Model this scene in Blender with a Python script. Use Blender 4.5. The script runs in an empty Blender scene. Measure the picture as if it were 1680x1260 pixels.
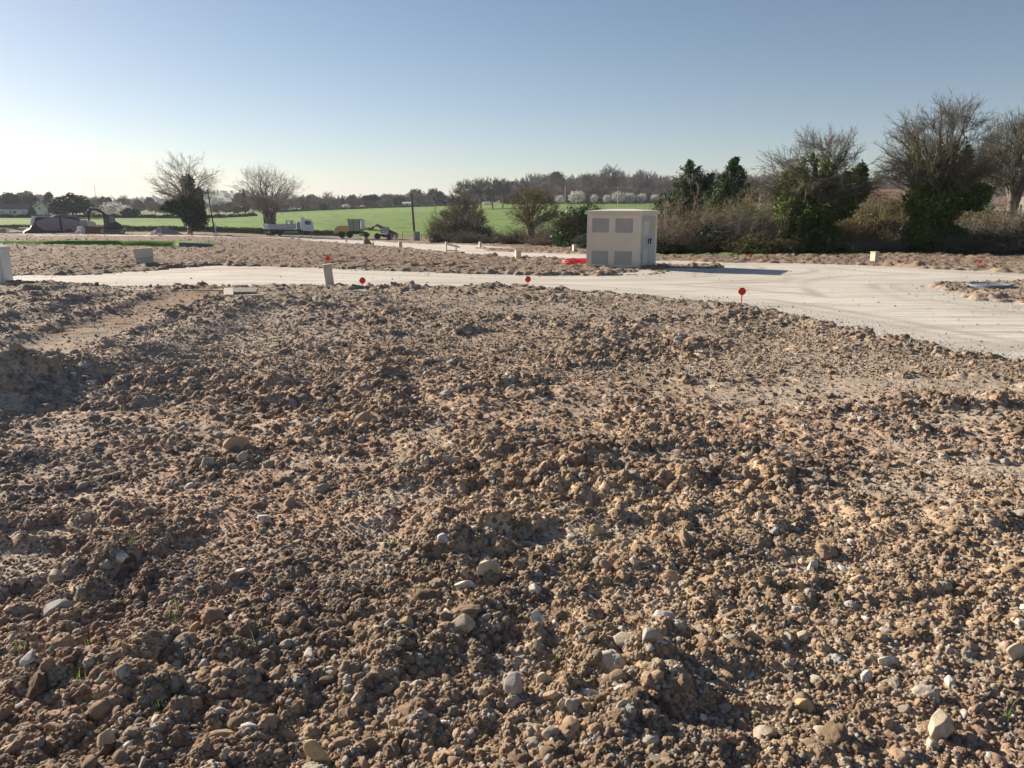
import bpy, math, random
import numpy as np
from mathutils import Vector, Matrix

# ------------------------------------------------------------------ camera
SC = bpy.context.scene
COL = SC.collection
CAM_H = 1.6
PITCH = math.radians(13.0)
cam_d = bpy.data.cameras.new("camera")
cam_d.lens = 27.0
cam_d.sensor_width = 36.0
cam_d.clip_start = 0.05
cam_d.clip_end = 20000
cam = bpy.data.objects.new("camera", cam_d)
COL.objects.link(cam)
cam.location = (0, 0, CAM_H)
cam.rotation_euler = (math.pi / 2 - PITCH, 0, 0)
SC.camera = cam

# ------------------------------------------------------------------ sky and sun
SUN_AZ = 54.0       # degrees left of the view direction
SUN_EL = 22.0
world = bpy.data.worlds.new("World")
SC.world = world
world.use_nodes = True
wn = world.node_tree
for n in list(wn.nodes):
    wn.nodes.remove(n)
sky = wn.nodes.new("ShaderNodeTexSky")
sky.sky_type = 'NISHITA'
sky.sun_disc = False
sky.sun_elevation = math.radians(SUN_EL)
sky.sun_rotation = math.radians(-SUN_AZ)
sky.altitude = 0
sky.air_density = 0.8
sky.dust_density = 0.3
sky.ozone_density = 1.0
bg = wn.nodes.new("ShaderNodeBackground")
bg.inputs['Strength'].default_value = 0.054
wo = wn.nodes.new("ShaderNodeOutputWorld")
tint = wn.nodes.new("ShaderNodeVectorMath"); tint.operation = 'MULTIPLY'
tint.inputs[1].default_value = (0.97, 0.945, 0.955)     # white balance of the air
wn.links.new(sky.outputs[0], tint.inputs[0])
wn.links.new(tint.outputs[0], bg.inputs['Color'])
wn.links.new(bg.outputs[0], wo.inputs['Surface'])

sun_d = bpy.data.lights.new("sun", 'SUN')
sun_d.energy = 5.0
sun_d.angle = math.radians(0.53)
sun_d.color = (1.0, 0.88, 0.73)
sun = bpy.data.objects.new("sun", sun_d)
COL.objects.link(sun)
_az, _el = math.radians(SUN_AZ), math.radians(SUN_EL)
to_sun = Vector((-math.sin(_az) * math.cos(_el), math.cos(_az) * math.cos(_el), math.sin(_el)))
sun.rotation_euler = to_sun.to_track_quat('Z', 'Y').to_euler()
sun.location = (-20, 20, 30)

SC.view_settings.view_transform = 'Standard'
SC.view_settings.look = 'None'
SC.view_settings.exposure = 0.92
SC.view_settings.gamma = 1.0
SC.cycles.max_bounces = 6
SC.cycles.diffuse_bounces = 3
SC.cycles.glossy_bounces = 2
SC.cycles.transparent_max_bounces = 8
SC.cycles.volume_bounces = 0
SC.cycles.use_denoising = True

# ------------------------------------------------------------------ numpy noise
def _hash(ix, iy, seed):
    h = (ix.astype(np.int64) * 374761393 + iy.astype(np.int64) * 668265263 + seed * 1442695041) & 0xFFFFFFFF
    h = ((h ^ (h >> 13)) * 1274126177) & 0xFFFFFFFF
    h = (h ^ (h >> 16)) & 0xFFFFFFFF
    return h
def rnd01(ix, iy, seed):
    return _hash(ix, iy, seed) / 4294967295.0
def vnoise(x, y, seed=0):
    ix = np.floor(x); iy = np.floor(y)
    fx = x - ix; fy = y - iy
    fx = fx * fx * (3 - 2 * fx); fy = fy * fy * (3 - 2 * fy)
    a = rnd01(ix, iy, seed); b = rnd01(ix + 1, iy, seed)
    c = rnd01(ix, iy + 1, seed); d = rnd01(ix + 1, iy + 1, seed)
    return (a + (b - a) * fx) * (1 - fy) + (c + (d - c) * fx) * fy
def fbm(x, y, octs=4, seed=0, gain=0.5):
    s = 0; a = 1.0; t = 0
    for i in range(octs):
        s = s + a * vnoise(x, y, seed + i * 17); t += a
        a *= gain; x = x * 2.03 + 11.3; y = y * 2.03 + 5.7
    return s / t
def domes(x, y, cell, seed, fill=0.8, pw=0.6):
    """rounded lumps, one per cell: the highest lump over each point (0..1) and its own random tone"""
    u = x / cell; v = y / cell
    ix = np.floor(u); iy = np.floor(v)
    best = np.zeros_like(u); tone = np.zeros_like(u)
    for dx in (-1, 0, 1):
        for dy in (-1, 0, 1):
            cx = ix + dx; cy = iy + dy
            r1 = rnd01(cx, cy, seed); r2 = rnd01(cx, cy, seed + 1); r3 = rnd01(cx, cy, seed + 2)
            r4 = rnd01(cx, cy, seed + 3)
            px = cx + r1; py = cy + r2
            rad = 0.30 + 0.55 * r3
            ax = 0.8 + 0.5 * r4
            d2 = (((u - px) * ax) ** 2 + ((v - py) / ax) ** 2) / (rad * rad)
            h = np.where(r4 < fill, np.clip(1 - d2, 0, 1) ** pw * (0.35 + 0.65 * r3), 0)
            m = h > best
            best = np.where(m, h, best); tone = np.where(m, r2, tone)
    return best, tone
def sstep(a, b, x):
    t = np.clip((x - a) / (b - a), 0, 1)
    return t * t * (3 - 2 * t)

# ------------------------------------------------------------------ lie of the land (metres; camera stands at 0,0)
_U = np.array([-1.5, -.67, -.4, -.3, -.18, 0, .2, .67, 1.5])
_A130 = np.array([-2.3, -2.6, -2.9, -3.4, -3.9, -3.8, -3.2, -2.2, -2.0])
_Z400 = np.array([-2.2, -2.2, -1.8, -1.2, 0.8, 3.0, 3.4, 4.0, 4.0])
def G(x, y):
    x = np.asarray(x, float); y = np.asarray(y, float)
    yy = np.maximum(y, 1.0)
    u = np.clip(x / np.maximum(yy, 15.0), -1.5, 1.5)
    a = np.interp(u, _U, _A130)
    z4 = np.interp(u, _U, _Z400)
    t1 = np.clip((yy - 22) / 108.0, 0, 1)
    z = -0.1 * sstep(12, 22, yy) + (a + 0.1) * t1
    z = z - 0.25 * sstep(130, 149, yy)
    z = z + 0.95 * sstep(149.2, 151.2, yy) * sstep(-.19, -.24, u)
    step = 0.95 * sstep(-.19, -.24, u)
    t2 = np.clip((yy - 152) / 248.0, 0, 1)
    z = z + (z4 - (a - .25 + step)) * (t2 ** 0.92)
    # wooded rise behind the field, to the right
    z = z + 11.0 * sstep(395, 560, yy) * sstep(-0.06, 0.05, u) 
    # distant hills
    z = z + 30.0 * sstep(1500, 2500, yy) * np.exp(-((u + .36) / .10) ** 2) + 14 * sstep(1200, 2600, yy) * sstep(.1, -.05, u)
    z = z + 6.0 * sstep(500, 900, yy) * sstep(-0.45, -0.6, u)
    return z

F = 1260.0
cp, sp = math.cos(PITCH), math.sin(PITCH)
def ray(px, py):
    a = (px - 840.0) / F; b = (630.0 - py) / F
    return np.array([a, cp + b * sp, -sp + b * cp])
def P(px, py, dz=0.0):
    """ground point seen at a place in the photograph"""
    d = ray(px, py)
    lo = 0.5
    ts = np.concatenate([np.arange(0.8, 40, .05), np.arange(40, 900, .5)])
    pts = ts[:, None] * d[None]
    zz = pts[:, 2] + CAM_H - G(pts[:, 0], pts[:, 1]) - dz
    k = np.argmax(zz < 0)
    if zz[k] >= 0: k = len(ts) - 1
    t0, t1 = ts[max(k - 1, 0)], ts[k]
    for _ in range(20):
        t = (t0 + t1) / 2
        if t * d[2] + CAM_H - G(t * d[0], t * d[1]) - dz < 0: t1 = t
        else: t0 = t
    return (t * d[0], t * d[1], float(G(t * d[0], t * d[1])))
def Q(px, py, Y):
    d = ray(px, py); t = Y / d[1]
    return (t * d[0], Y, CAM_H + t * d[2])
def gz(x, y):
    return float(G(x, y))
def XG(px, Y):
    """ground point at forward distance Y in the column px"""
    x = (px - 840.0) / F * Y / cp * 0.985
    for _ in range(6):
        z = gz(x, Y)
        dep = Y * cp - (z - CAM_H) * sp
        x = (px - 840.0) / F * dep
    return (x, Y, gz(x, Y))

# ------------------------------------------------------------------ materials
def new_mat(name):
    m = bpy.data.materials.new(name); m.use_nodes = True
    nt = m.node_tree
    b = nt.nodes['Principled BSDF']
    return m, nt, b
MATS = {}
def mat(name, col, rough=.6, metal=0.0, noise=0.12, scale=6.0, bump=0.0, spec=.4, trans=0.0):
    if name in MATS: return MATS[name]
    m, nt, b = new_mat(name)
    b.inputs['Roughness'].default_value = rough
    b.inputs['Metallic'].default_value = metal
    b.inputs['Specular IOR Level'].default_value = spec
    if trans: b.inputs['Transmission Weight'].default_value = trans
    tc = nt.nodes.new('ShaderNodeTexCoord')
    nz = nt.nodes.new('ShaderNodeTexNoise'); nz.inputs['Scale'].default_value = scale
    nz.inputs['Detail'].default_value = 6; nz.inputs['Roughness'].default_value = .65
    nt.links.new(tc.outputs['Object'], nz.inputs['Vector'])
    mr = nt.nodes.new('ShaderNodeMapRange')
    mr.inputs['From Min'].default_value = .3; mr.inputs['From Max'].default_value = .7
    mr.inputs['To Min'].default_value = 1 - noise; mr.inputs['To Max'].default_value = 1 + noise
    nt.links.new(nz.outputs['Fac'], mr.inputs['Value'])
    mx = nt.nodes.new('ShaderNodeVectorMath'); mx.operation = 'SCALE'
    mx.inputs[0].default_value = col[:3]
    nt.links.new(mr.outputs[0], mx.inputs['Scale'])
    nt.links.new(mx.outputs[0], b.inputs['Base Color'])
    if bump:
        bp = nt.nodes.new('ShaderNodeBump'); bp.inputs['Strength'].default_value = bump
        bp.inputs['Distance'].default_value = 0.02
        nt.links.new(nz.outputs['Fac'], bp.inputs['Height']); nt.links.new(bp.outputs[0], b.inputs['Normal'])
    MATS[name] = m
    return m

# ------------------------------------------------------------------ object helpers
def tag(o, label=None, cat=None, group=None, kind=None):
    if label: o['label'] = label
    if cat: o['category'] = cat
    if group: o['group'] = group
    if kind: o['kind'] = kind
    return o
def empty(name, loc, rz=0.0, label=None, cat=None, group=None):
    o = bpy.data.objects.new(name, None); COL.objects.link(o)
    o.empty_display_size = .2
    o.location = loc; o.rotation_euler = (0, 0, rz)
    return tag(o, label, cat, group)
def mesh_np(name, V, Fq, material=None, smooth=False, attrs=None):
    """mesh from numpy arrays; Fq = list of (n,k) face arrays"""
    me = bpy.data.meshes.new(name)
    if not isinstance(Fq, list): Fq = [Fq]
    Fq = [f for f in Fq if len(f)]
    V = np.ascontiguousarray(V, dtype=np.float32)
    me.vertices.add(len(V)); me.vertices.foreach_set('co', V.ravel())
    tot = sum(f.size for f in Fq); npoly = sum(len(f) for f in Fq)
    me.loops.add(tot); me.polygons.add(npoly)
    li = np.concatenate([f.ravel() for f in Fq]).astype(np.int32)
    cnt = np.concatenate([np.full(len(f), f.shape[1], np.int32) for f in Fq])
    st = np.concatenate([[0], np.cumsum(cnt)[:-1]]).astype(np.int32)
    me.loops.foreach_set('vertex_index', li)
    me.polygons.foreach_set('loop_start', st)
    me.polygons.foreach_set('loop_total', cnt)
    if smooth: me.polygons.foreach_set('use_smooth', np.ones(npoly, bool))
    me.update(calc_edges=True)
    if attrs:
        for k, (typ, dom, arr) in attrs.items():
            at = me.attributes.new(k, typ, dom)
            key = 'color' if typ == 'FLOAT_COLOR' else ('vector' if typ == 'FLOAT_VECTOR' else 'value')
            at.data.foreach_set(key, np.ascontiguousarray(arr, dtype=np.float32).ravel())
    if material:
        for mm in (material if isinstance(material, list) else [material]): me.materials.append(mm)
    return me
def link(name, me, parent=None, loc=None, rz=None):
    o = bpy.data.objects.new(name, me); COL.objects.link(o)
    if parent: o.parent = parent
    if loc is not None: o.location = loc
    if rz is not None: o.rotation_euler = (0, 0, rz)
    return o
def copy_tree(o, parent=None):
    c = o.copy(); COL.objects.link(c)
    if parent: c.parent = parent
    for ch in list(o.children): copy_tree(ch, c)
    return c

class MB:
    """small mesh builder: boxes, prisms, tubes, lathes collected into one part"""
    def __init__(s): s.v = []; s.f = []
    def add(s, vs, fs, mtx=None):
        n = len(s.v)
        for p in vs:
            p = Vector(p)
            if mtx: p = mtx @ p
            s.v.append(tuple(p))
        for f in fs: s.f.append(tuple(i + n for i in f))
        return s
    def box(s, x0, x1, y0, y1, z0, z1, bev=0.0, mtx=None, taper=0.0):
        if bev <= 0:
            vs = [(x0, y0, z0), (x1, y0, z0), (x1, y1, z0), (x0, y1, z0), (x0 + taper, y0 + taper, z1), (x1 - taper, y0 + taper, z1), (x1 - taper, y1 - taper, z1), (x0 + taper, y1 - taper, z1)]
            fs = [(3, 2, 1, 0), (4, 5, 6, 7), (0, 1, 5, 4), (1, 2, 6, 5), (2, 3, 7, 6), (3, 0, 4, 7)]
            return s.add(vs, fs, mtx)
        b = min(bev, (x1 - x0) / 3, (y1 - y0) / 3, (z1 - z0) / 3)
        # chamfered box: three-loop profile
        vs = []; fs = []
        def ring(i, z):
            vs.extend([(x0 + b + i, y0 + i, z), (x1 - b - i, y0 + i, z), (x1 - i, y0 + b + i, z), (x1 - i, y1 - b - i, z), (x1 - b - i, y1 - i, z), (x0 + b + i, y1 - i, z), (x0 + i, y1 - b - i, z), (x0 + i, y0 + b + i, z)])
        ring(b, z0); ring(0, z0 + b); ring(0, z1 - b); ring(b, z1)
        for k in range(3):
            for j in range(8):
                fs.append((k * 8 + j, k * 8 + (j + 1) % 8, (k + 1) * 8 + (j + 1) % 8, (k + 1) * 8 + j))
        fs.append(tuple(reversed(range(8)))); fs.append(tuple(range(24, 32)))
        return s.add(vs, fs, mtx)
    def prism(s, pts, y0, y1, mtx=None):
        """outline in x,z extruded along y"""
        n = len(pts)
        vs = [(p[0], y0, p[1]) for p in pts] + [(p[0], y1, p[1]) for p in pts]
        fs = [tuple(range(n)), tuple(reversed(range(n, 2 * n)))]
        for i in range(n):
            j = (i + 1) % n
            fs.append((i, i + n, j + n, j))
        return s.add(vs, fs, mtx)
    def tube(s, pts, r, k=8, caps=True, closed=False):
        pts = [Vector(p) for p in pts]; n = len(pts)
        rr = r if isinstance(r, (list, tuple)) else [r] * n
        vs = []; fs = []
        for i, p in enumerate(pts):
            if closed: d = pts[(i + 1) % n] - pts[i - 1]
            else: d = pts[min(i + 1, n - 1)] - pts[max(i - 1, 0)]
            d.normalize()
            a = d.cross(Vector((0, 0, 1)))
            if a.length < .05: a = Vector((1, 0, 0))
            a.normalize(); b = d.cross(a)
            for j in range(k):
                t = 2 * math.pi * j / k
                vs.append(p + (a * math.cos(t) + b * math.sin(t)) * rr[i])
        m = n if closed else n - 1
        for i in range(m):
            for j in range(k):
                q = (i + 1) % n
                fs.append((i * k + j, i * k + (j + 1) % k, q * k + (j + 1) % k, q * k + j))
        if caps and not closed:
            fs.append(tuple(reversed(range(k)))); fs.append(tuple(range((n - 1) * k, n * k)))
        return s.add(vs, fs)
    def wheel(s, x, y, z, r, w, prof=None, k=20):
        """lathe about the y axis; prof = list of (radius, offset across)"""
        prof = prof or [(r * .55, -w / 2), (r * .93, -w / 2), (r, -w * .36), (r, w * .36), (r * .93, w / 2), (r * .55, w / 2)]
        vs = []; fs = []
        m = len(prof)
        for i in range(k):
            t = 2 * math.pi * i / k
            for (q, o) in prof: vs.append((x + q * math.cos(t), y + o, z + q * math.sin(t)))
        for i in range(k):
            j = (i + 1) % k
            for a in range(m - 1): fs.append((i * m + a, i * m + a + 1, j * m + a + 1, j * m + a))
        fs.append(tuple(i * m for i in range(k))); fs.append(tuple(reversed([i * m + m - 1 for i in range(k)])))
        return s.add(vs, fs)
    def build(s, name, material, parent=None, smooth=False, loc=None):
        me = bpy.data.meshes.new(name)
        me.from_pydata(s.v, [], s.f); me.update()
        me.materials.append(material)
        if smooth:
            for p in me.polygons: p.use_smooth = True
        return link(name, me, parent, loc)
# ------------------------------------------------------------------ roads, drawn on the land
def world_poly(pts):
    return np.array([P(a, b)[:2] for a, b in pts])
ROAD_A = world_poly([(-260, 455), (20, 453), (140, 452), (230, 446), (300, 440), (350, 437), (440, 438), (530, 441), (640, 446), (760, 450), (870, 452),
    (960, 453.5), (1040, 453.5), (1090, 451), (1100, 446), (1080, 441.5), (1120, 441), (1170, 442), (1186, 440), (1180, 437), (1140, 435.5), (1100, 434.5), (1040, 433),
    (960, 427.5), (900, 425.5), (830, 422.5), (735, 418), (680, 410.5), (640, 406), (600, 402), (545, 398.5), (500, 395.5), (480, 392.5), (560, 392), (610, 394.5),
    (640, 398), (731, 402.5), (773, 405.5), (802, 412), (859, 415), (930, 416.5), (1000, 420), (1075, 427),
    (1200, 431.5), (1330, 433.5), (1437, 436.5), (1520, 441), (1680, 449), (1900, 459), (1900, 470), (1680, 463.5), (1560, 465.5), (1530, 470), (1545, 478), (1600, 493), (1680, 503.5), (1900, 530),
    (2200, 720), (1900, 645), (1680, 601), (1550, 576), (1450, 554), (1350, 531), (1250, 511), (1170, 498), (1060, 488), (960, 481), (850, 474), (540, 471), (200, 471), (20, 471), (-260, 474)])
ROAD_B = world_poly([(-500, 387.2), (0, 387.3), (150, 387.3), (330, 389), (480, 392.3), (560, 392.3), (560, 390.0), (480, 389.2), (330, 386.6), (150, 385.3), (0, 385.3), (-500, 385.2)])
SPUR = world_poly([(668, 402), (731, 400.5), (780, 402.5), (860, 408.8), (840, 411), (790, 407.5), (740, 405.5)])
DITCH = world_poly([(-120, 395.5), (60, 395), (200, 394.5), (300, 395.5), (352, 398.5), (356, 402.5), (330, 406.5), (240, 406.5), (190, 404), (100, 402.5), (20, 402), (-120, 403)])

def sdist(poly, x, y):
    """signed distance to a polygon, positive inside"""
    n = len(poly)
    d2 = np.full(x.shape, 1e18); ins = np.zeros(x.shape, bool)
    for i in range(n):
        ax, ay = poly[i]; bx, by = poly[(i + 1) % n]
        ex, ey = bx - ax, by - ay
        wx, wy = x - ax, y - ay
        t = np.clip((wx * ex + wy * ey) / (ex * ex + ey * ey + 1e-12), 0, 1)
        d2 = np.minimum(d2, (wx - ex * t) ** 2 + (wy - ey * t) ** 2)
        c = (ay <= y) != (by <= y)
        with np.errstate(divide='ignore', invalid='ignore'):
            xi = ax + (y - ay) / (ey if abs(ey) > 1e-9 else 1e-9) * ex
        ins ^= c & (x < xi)
    return np.where(ins, 1, -1) * np.sqrt(d2)

def road_d(x, y):
    d = np.full(x.shape, -9.0)
    m = (y > 8) & (y < 165) & (np.abs(x) < 140)
    xx, yy = x[m], y[m]
    d[m] = np.maximum(np.maximum(sdist(ROAD_A, xx, yy), sdist(ROAD_B, xx, yy)), sdist(SPUR, xx, yy))
    return d

# tracks and furrows in the near earth (world coordinates)
def seg_d(x, y, a, b):
    ex, ey = b[0] - a[0], b[1] - a[1]
    t = np.clip(((x - a[0]) * ex + (y - a[1]) * ey) / (ex * ex + ey * ey), 0, 1)
    side = ((x - a[0]) * ey - (y - a[1]) * ex) / math.hypot(ex, ey)
    return np.hypot(x - a[0] - ex * t, y - a[1] - ey * t), side, t
RUT0 = P(-60, 625)[:2]; RUT1 = P(335, 476)[:2]
BERM = [P(-200, 720)[:2], P(60, 640)[:2], P(260, 590)[:2], P(300, 560)[:2], P(400, 500)[:2]]
FLATS = [(P(1330, 612), 2.3, .55), (P(1480, 640), 1.6, .4), (P(1640, 770), .9, .35), (P(1560, 730), .7, .3), (P(500, 560), 1.0, .5), (P(640, 820), .35, .16), (P(1120, 760), .5, .2), (P(980, 512), 2.6, .75), (P(1380, 592), 1.5, .45), (P(1290, 650), .9, .5), (P(860, 505), 1.8, .7), (P(1560, 690), .8, .3), (P(1480, 800), .45, .25),
         (P(100, 880), .45, .16), (P(30, 930), .4, .2), (P(890, 890), .25, .12), (P(1330, 930), .35, .15), (P(270, 590), .5, .25), (P(1000, 870), .3, .12), (P(1180, 1190), .25, .1), (P(620, 880), .25, .12), (P(1240, 1130), .2, .12), (P(700, 490), 1.2, .6)]

def soil(x, y, rd):
    """relief of the broken earth above the lie of the land, plus its own colour"""
    r = np.hypot(x, y)
    rough = 0.40 + 0.85 * sstep(.35, .68, fbm(x * .9, y * .9, 3, 5))
    flat = np.zeros_like(x)
    for (p, rx, ry) in FLATS:
        q = ((x - p[0]) / rx) ** 2 + ((y - p[1]) / ry) ** 2
        flat = np.maximum(flat, np.clip(1.25 - q * (0.7 + .6 * vnoise(x * 3, y * 3, 77)), 0, 1))
    flat = np.maximum(flat, sstep(.64, .76, fbm(x * 1.7 + 9, y * 1.7, 3, 31)) * .7)
    rough = rough * (1 - .82 * flat)
    rd_, side, t = seg_d(x, y, RUT0, RUT1)
    rut = np.exp(-(rd_ / .55) ** 2)
    near = sstep(30, 16, y)
    rough = rough * (1 - .55 * rut * near)
    # domain warp so that lumps are irregular
    wx = x + .05 * (fbm(x * 7, y * 7, 2, 91) - .5) + .02 * (vnoise(x * 29, y * 29, 92) - .5)
    wy = y + .05 * (fbm(x * 7 + 40, y * 7, 2, 93) - .5) + .02 * (vnoise(x * 29, y * 29 + 9, 94) - .5)
    A, ta = domes(wx, wy, .34, 100, .55)
    B, tb = domes(wx, wy, .16, 110, .75)
    C, tcn = domes(wx, wy, .075, 120, .85)
    lod = sstep(40, 12, r)
    h = rough * (.052 * A + .040 * B * (.6 + .4 * A) + .026 * C)
    near_m = r < 24
    D = np.zeros_like(x); E = np.zeros_like(x)
    if near_m.any():
        xm, ym = wx[near_m], wy[near_m]
        d1, _ = domes(xm, ym, .034, 130, .9); D[near_m] = d1
        e1 = fbm(xm * 60, ym * 60, 2, 140); E[near_m] = e1 - .5
    fade = sstep(24, 16, r)
    h = h + fade * ((.35 + .65 * rough) * .013 * D + .006 * E)
    h = h + .05 * (fbm(x * .8, y * .8, 3, 7) - .5) + .05 * (fbm(x * 1.9, y * 1.9, 3, 77) - .5) * rough * sstep(26, 16, y) + .10 * (fbm(x * .25, y * .25, 2, 8) - .5) * sstep(2, 8, r)
    vn = r < 7.5
    if vn.any():
        g1_, _ = domes(x[vn] + .01 * np.sin(y[vn] * 60), y[vn], .017, 150, .95)
        h[vn] = h[vn] + .0075 * g1_ * sstep(7.5, 5, r[vn])
    # far earth reads as cross-furrowed lumps
    far = sstep(20, 30, y)
    Fz, _ = domes(wx, wy, .7, 160, .6)
    Fw = fbm(x * .25, y * 1.1, 3, 161)
    h = h + far * (.03 * Fz + .035 * B + .10 * (Fw - .5))
    # berm and rut on the left
    bh = np.zeros_like(x)
    for i in range(len(BERM) - 1):
        d_, s_, t_ = seg_d(x, y, BERM[i], BERM[i + 1])
        bh = np.maximum(bh, np.exp(-(d_ / .38) ** 2) * (1 - .5 * i / 4))
    h = h + .17 * bh * (.7 + .6 * fbm(x * 2.3, y * 2.3, 2, 51))
    rr = (side / .5)
    rn_ = .35 + 1.1 * fbm(x * 2.6, y * 2.6, 3, 52)
    h = h + near * sstep(3.5, 6, y) * sstep(1.0, .85, t) * (-.05 * np.exp(-(side / .50) ** 4) + .085 * np.exp(-((side - .74) / .17) ** 2) * rn_ + .06 * np.exp(-((side + .72) / .16) ** 2) * rn_ - .05 * np.exp(-((side + 1.15) / .28) ** 2) + .06 * np.exp(-((side + 1.75) / .2) ** 2) * rn_)
    # small heap beside the cabinet at far left
    hp = P(60, 482)
    h = h + .16 * np.exp(-(((x - hp[0]) / 1.6) ** 2 + ((y - hp[1]) / .8) ** 2))
    # edge of the earth: little windrow, then down under the road sheet
    e = rd + .5 * (fbm(x * 2.1, y * 2.1, 3, 61) - .5) + .22 * (vnoise(x * 9, y * 9, 62) - .5)
    h = h + .02 * (C + B) * np.exp(-((e + .3) / .35) ** 2) + .02 * np.exp(-((e + .25) / .28) ** 2) * (.4 + 1.0 * vnoise(x * 1.3, y * 1.3, 63))
    h = np.where(e > -.12, h + (-.16 - h) * sstep(-.12, .30, e), h)
    h = h + .012 * near * sstep(3.5, 6, y) * np.sin(t * 190) * np.exp(-(side / .28) ** 4) * vnoise(x * 2, y * 2, 88)
    # ---- colour (albedo of the earth itself)
    n1 = fbm(x * .55, y * .55, 3, 201); n2 = fbm(x * 2.4, y * 2.4, 3, 202); n3 = fbm(x * 11, y * 11, 2, 203)
    base = np.array([.385, .275, .18])
    grey = np.array([.37, .305, .235]); rust = np.array([.34, .23, .16]); dark = np.array([.19, .145, .105]); orange = np.array([.27, .175, .105])
    c = base[None] + (rust - base)[None] * np.clip(sstep(.42, .62, n1) * .7 + .5 * sstep(.5, -1.5, x) * sstep(6, 3, y), 0, 1)[:, None]
    c = c + (dark - c) * (sstep(.48, .66, n2) * .55)[:, None]
    c = c + (grey - c) * (np.clip(flat * .8 + sstep(.56, .7, n3) * .5, 0, 1))[:, None]
    tone = (1.22 + .36 * (tb * .6 + tcn * .4)) * (1 - .30 * sstep(9, 24, y))
    c = c * tone[:, None]
    c = c + ((np.array([.325, .262, .205]) + sstep(15, 26, y)[:, None] * np.array([-.095, -.095, -.08])) * (.75 + .5 * n3)[:, None] - c) * (sstep(5, 12, y) * .75)[:, None]
    c = c + (orange - c) * (near * sstep(3, 5, y) * np.exp(-((side - .0) / .60) ** 4) * sstep(1.2, 0, rd_ - np.abs(side)) * .75)[:, None]
    lg = sstep(-1.5, -4.2, x) * sstep(16, 8, y) * .45      # paler, greyer on the far left
    c = c + (np.array([.45, .40, .35]) - c) * lg[:, None] * sstep(.4, .6, n2)[:, None]
    return h, c, flat

# ------------------------------------------------------------------ the ground: one sheet, finest near the camera
def polar_grid(rs, ths):
    R, T = np.meshgrid(rs, ths, indexing='ij')
    return (R * np.sin(T)).ravel(), (R * np.cos(T)).ravel()
def grid_faces(nr, nt, wrap=False):
    i = np.arange(nr - 1)[:, None]; j = np.arange(nt if wrap else nt - 1)[None]
    a = i * nt + j; b = i * nt + (j + 1) % nt
    return np.stack([a, b, b + nt, a + nt], -1).reshape(-1, 4)

K1 = .0023
rs = [0.35]
while rs[-1] < 1.2: rs.append(rs[-1] * 1.06)
while rs[-1] < 26: rs.append(rs[-1] * (1 + K1))
while rs[-1] < 175: rs.append(rs[-1] * 1.0042)
while rs[-1] < 4000: rs.append(rs[-1] * 1.03)
rs = np.array(rs)
TH = 1.18
ths = np.concatenate([np.arange(-TH, TH, K1), np.linspace(TH, 2 * math.pi - TH, 70)[:-1]])
gx, gy = polar_grid(rs, ths)
z0 = G(gx, gy)
rdist = road_d(gx, gy)
soil_m = (gy < 160) & (np.hypot(gx, gy) < 240)
h = np.zeros_like(gx); colr = np.zeros((len(gx), 3))
hs, cs, fl = soil(gx[soil_m], gy[soil_m], rdist[soil_m])
h[soil_m] = hs; colr[soil_m] = cs
# distant fields
u_ = gx / np.maximum(gy, 15)
n = .6 * fbm(gx * .02, gy * .02, 3, 301) + .4 * fbm(gx * .015, gy * .12, 4, 311)
green = np.array([.155, .235, .055])[None] * (0.55 + .9 * n)[:, None] * np.array([.95, 1.0, .8])[None]
tram = np.abs(((gx * .35 + gy * .94) / 22.0 + .15 * fbm(gx * .01, gy * .01, 2, 9)) % 1 - .5)
green = green * (1 - .38 * sstep(.045, .012, tram))[:, None]
wild = np.array([.17, .20, .09])[None] * (0.8 + .4 * fbm(gx * .05, gy * .05, 3, 305))[:, None]
fmask = sstep(149.0, 149.8, gy + 1.2 * (fbm(gx * .5, gy * .5, 2, 302) - .5))
right = sstep(.17, .22, u_) * sstep(28, 34, gy)
bank = sstep(147, 149, gy) * sstep(153.5, 152, gy) * sstep(-.18, -.24, u_)
far_mix = np.clip(sstep(398, 410, gy) * 1.0 + right, 0, 1)
fc = green + (wild - green) * far_mix[:, None]
fc = fc + (np.array([.06, .09, .025]) - fc) * (bank * .9)[:, None]  # shade on the bank's steep near face is put into this darker green
colr = colr + (fc - colr) * np.clip(fmask + right * .9, 0, 1)[:, None]
h = np.where(gy > 149, h * (1 - fmask) + .25 * (fbm(gx * .15, gy * .15, 3, 303) - .5) * fmask, h)
# grassy drainage basin on the left
dd = np.full(gx.shape, -9.); m = (gy > 28) & (gy < 110) & (gx < 5)
dd[m] = sdist(DITCH, gx[m], gy[m])
gm = sstep(-.3, .5, dd + 1.1 * (fbm(gx * .5, gy * .5, 3, 401) - .5))
z0d = -1.25 * sstep(.5, 1.9, dd + .8 * (fbm(gx * .25, gy * .25, 2, 402) - .5)) * np.clip(.25 + 1.3 * sstep(.38, .55, vnoise(gx * .14 + 3.3, gy * .02, 404)), 0, 1)
h = h * (1 - gm * .8) + z0d
gc = np.array([.11, .21, .03])[None] * (.7 + .7 * fbm(gx * .8, gy * 2.0, 3, 403))[:, None]
colr = colr + (gc - colr) * gm[:, None]
gV = np.stack([gx, gy, z0 + h], -1)
# centre fan
cidx = len(gV)
gV = np.vstack([gV, [[0, 0, 0.0]]]); colr = np.vstack([colr, colr[:1]])
nt_ = len(ths)
gF = grid_faces(len(rs), nt_, True)
# faces wound counter-clockwise seen from above
gF = gF[:, ::-1]
fan = np.stack([np.arange(nt_), np.full(nt_, cidx), (np.arange(nt_) + 1) % nt_], -1)[:, ::-1]
grass_a = np.concatenate([np.clip(fmask + gm + right, 0, 1), [0]])
ca = np.concatenate([colr, grass_a[:, None]], 1)

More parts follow.
